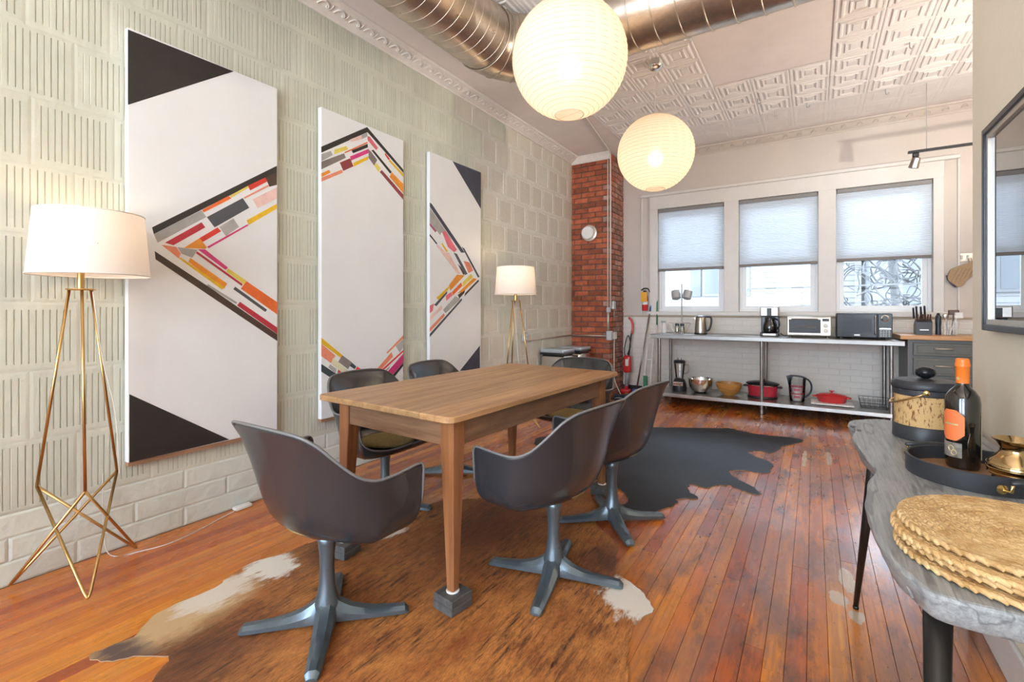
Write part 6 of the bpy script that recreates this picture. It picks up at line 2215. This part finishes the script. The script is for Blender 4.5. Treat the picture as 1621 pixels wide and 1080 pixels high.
# brass pot
pm('old_brass', (0.55, 0.40, 0.20), 0.16, 1.0, var=0.25, vscale=14)
t = thing('brass_pot', 'squat polished brass pot with flared neck on the tray', 'pot', (3.440, 1.762, CZ + 0.0105))
MB().lathe([(0.040, 0.0005), (0.046, 0.004), (0.046, 0.012), (0.042, 0.015), (0.052, 0.022), (0.056, 0.034), (0.0565, 0.045), (0.052, 0.058), (0.038, 0.074), (0.031, 0.084), (0.030, 0.094), (0.038, 0.108), (0.046, 0.115), (0.046, 0.117), (0.043, 0.117), (0.034, 0.108), (0.026, 0.094)], 40, cap=False).obj('pot_body', 'old_brass', t, smooth=True)
for zz in (0.028, 0.040, 0.050):
    rr_0 = 0.0565 if zz > 0.03 else 0.0545
    MB().tube([((rr_0 + .0004) * math.cos(a), (rr_0 + .0004) * math.sin(a), zz) for a in [2 * PI * q / 36 for q in range(36)]], 0.0014, 5, closed=True).obj('turned_ring', 'old_brass', t, smooth='all')

# woven placemats: coiled plaited rope
pm('seagrass', (0.74, 0.52, 0.25), 0.6, col2=(0.52, 0.30, 0.11), vscale=26, bump=0.4, bscale=160, rnd=0.06)
pm('seagrass_core', (0.40, 0.24, 0.09), 0.8)


def placemat(label, x_, y_, z_, r_, seed):
    t = thing('woven_placemat', label, 'placemat', (x_, y_, z_), R(seed * 37), group='stack of placemats')
    rr = random.Random(seed)
    pitch = 0.0165
    MB().lathe([(r_ - 0.012, 0.0005), (r_ - 0.008, 0.004), (r_ - 0.012, 0.0075)], 48).obj('core_disc', 'seagrass_core', t)
    turns = int(r_ / pitch)
    for ring in range(turns):
        rad = r_ - 0.008 - ring * pitch
        if rad < 0.012:
            break
        n_k = max(6, int(2 * PI * rad / 0.0175))
        mb = MB()
        for i in range(n_k):
            for s in (0, 1):
                a = 2 * PI * (i + 0.5 * s) / n_k + ring * 0.3
                c = Vector((rad * math.cos(a), rad * math.sin(a), 0.0068 + rr.uniform(-0.0006, 0.0006)))
                tan = Vector((-math.sin(a), math.cos(a), 0))
                nr = Vector((math.cos(a), math.sin(a), 0))
                d = (tan * 0.95 + nr * (0.26 if s else -0.26)).normalized()
                o_ = nr * (0.0032 if s else -0.0032)
                L_ = 0.0155
                mb.tube([c + o_ - d * L_ + Vector((0, 0, -0.003)), c + o_ - d * L_ * 0.45 + Vector((0, 0, 0.001)), c + o_ + d * L_ * 0.45 + Vector((0, 0, 0.001)), c + o_ + d * L_ + Vector((0, 0, -0.003))],
                        [0.0034, 0.0056, 0.0056, 0.0034], 6)
        pr_ = mb.obj('plaited_coil', 'seagrass', t, smooth='all')
        pr_['kind'] = 'stuff'


names = ['topmost', 'second from top', 'third from top', 'lowest']
for k in range(4):
    z_ = CZ + 0.0005 + (3 - k) * 0.0138
    placemat('round plaited seagrass placemat, %s of the stack' % names[k], 3.326 + (0.004, -0.008, 0.0, -0.004)[k], 1.238 + (0.012, -0.006, 0.002, -0.012)[k], z_, 0.192, k + 1)

# ================================================================== OUTSIDE THE WINDOWS
pm('siding_white', (0.135, 0.138, 0.142), 0.6, var=0.04, vscale=2)
pm('outside_grey', (0.055, 0.062, 0.07), 0.7, col2=(0.075, 0.082, 0.087), vscale=3)
pm('outside_glass', (0.05, 0.06, 0.07), 0.2)
pm('outside_trim', (0.085, 0.087, 0.09), 0.6)
pm('cable_grey', (0.05, 0.05, 0.05), 0.6)
pm('bark_grey', (0.045, 0.046, 0.048), 0.8)
pm('asphalt', (0.35, 0.35, 0.36), 0.9, var=0.1)
tag(MB().box(-14, 20, FAR + 0.5, 30, -4.2, -4.0).obj('street_ground', 'asphalt'), 'pale street surface outside below the windows', 'street', kind='structure')
t = thing('neighbour_building', 'white sided house across the street seen through the windows', 'building', (0, 13.2, -4.0))
MB().box(-9.0, 3.9, 0.0, 4.0, 0, 8.2).obj('wall', 'siding_white', t)
for k in range(34):
    zz = 3.8 + k * 0.13
    MB().prism([(-0.028, zz), (0.0, zz), (0.0, zz + 0.128), (-0.010, zz + 0.128)], -9.0, 3.9, axis='x').obj('clapboard', 'siding_white', t)
MB().rbox(-9.2, 3.95, -0.25, 4.2, 8.2, 8.5, 0.03, 1).obj('eave', 'outside_trim', t)
for xx, zz in ((-2.9, 5.62), (0.95, 5.55), (-6.0, 5.62)):
    w = MB().rbox(xx - 0.42, xx + 0.42, -0.08, 0.02, zz, zz + 1.5, 0.02, 1).obj('window', 'outside_trim', t)
    for s in (-1, 1):
        MB().box(xx + s * 0.19 - 0.16, xx + s * 0.19 + 0.16, -0.09, -0.07, zz + 0.08, zz + 1.42).obj('pane', 'outside_glass', w)
    for s in (-1, 1):
        MB().rbox(xx + s * 0.58 - 0.13, xx + s * 0.58 + 0.13, -0.07, 0.01, zz, zz + 1.5, 0.01, 1).obj('shutter', 'outside_grey', t)
MB().rbox(-9.0, 3.9, -0.14, 0.0, 4.62, 4.72, 0.01, 1).obj('ledge', 'outside_trim', t)
t = thing('grey_building', 'bluish grey brick house behind the bare vines in the right window', 'building', (0, 12.4, -4.0))
MB().box(3.98, 12.0, 0.0, 5.0, 0, 7.6).obj('wall', 'outside_grey', t)
w = MB().rbox(7.3, 8.1, -0.06, 0.02, 4.9, 6.6, 0.02, 1).obj('window', 'outside_trim', t)
MB().box(7.38, 8.02, -0.07, -0.05, 4.98, 6.52).obj('pane', 'outside_glass', w)
for k, pts in enumerate((((-4, 12.2, 1.15), (0, 11.9, 1.18), (3, 11.7, 1.32), (9, 11.5, 1.75)), ((-4, 10.8, 1.1), (1.5, 10.7, 0.95), (3.2, 10.6, 1.02), (4.6, 10.5, 1.35), (8, 10.4, 2.4)), ((2, 9.2, 1.58), (5, 9.2, 1.62), (9, 9.2, 1.75)))):
    tag(MB().tube(smooth_path(pts, 8), (0.012, 0.02, 0.012)[k], 6).obj('utility_cable', 'cable_grey', smooth='all'),
        ('thin utility cable crossing behind the left and middle windows', 'thick drooping utility cable outside the middle window', 'straight thin cable outside the right window')[k], 'cable')
t = thing('bare_vine_tree', 'tangle of bare looping vines outside the window above the microwave', 'tree', (3.35, 9.9, -4.0))
rr = random.Random(21)
MB().tube(smooth_path([(0.9, 0.5, 0), (0.8, 0.45, 2.5), (0.85, 0.4, 4.6), (0.75, 0.4, 6.4)], 5), [0.06] * 16, 8).obj('trunk', 'bark_grey', t, smooth='all')
for k in range(46):
    cx_, cz_ = rr.gauss(0.62, 0.24), rr.uniform(5.05, 6.25)
    pts = []
    a0_ = rr.uniform(0, 6.28)
    R_ = rr.uniform(0.10, 0.36)
    for q in range(7):
        a = a0_ + q * rr.uniform(0.4, 0.75)
        pts.append((cx_ + R_ * math.cos(a) * (1 - 0.06 * q) + rr.uniform(-.05, .05), rr.uniform(-0.3, 0.3), cz_ + R_ * 0.9 * math.sin(a) + rr.uniform(-.05, .05)))
    MB().tube(smooth_path(pts, 4), rr.uniform(0.006, 0.014), 5).obj('vine_branch', 'bark_grey', t, smooth='all')
for k in range(3):
    c_ = Vector((0.26, 0.0, 5.58))
    pts = [(c_.x + (0.20 + 0.03 * k) * math.cos(a), 0.05 * k, c_.z + (0.32 + 0.04 * k) * math.sin(a)) for a in [1.0 + 0.4 * q for q in range(10)]]
    MB().tube(smooth_path(pts, 4), 0.010, 6).obj('vine_loop', 'bark_grey', t, smooth='all')
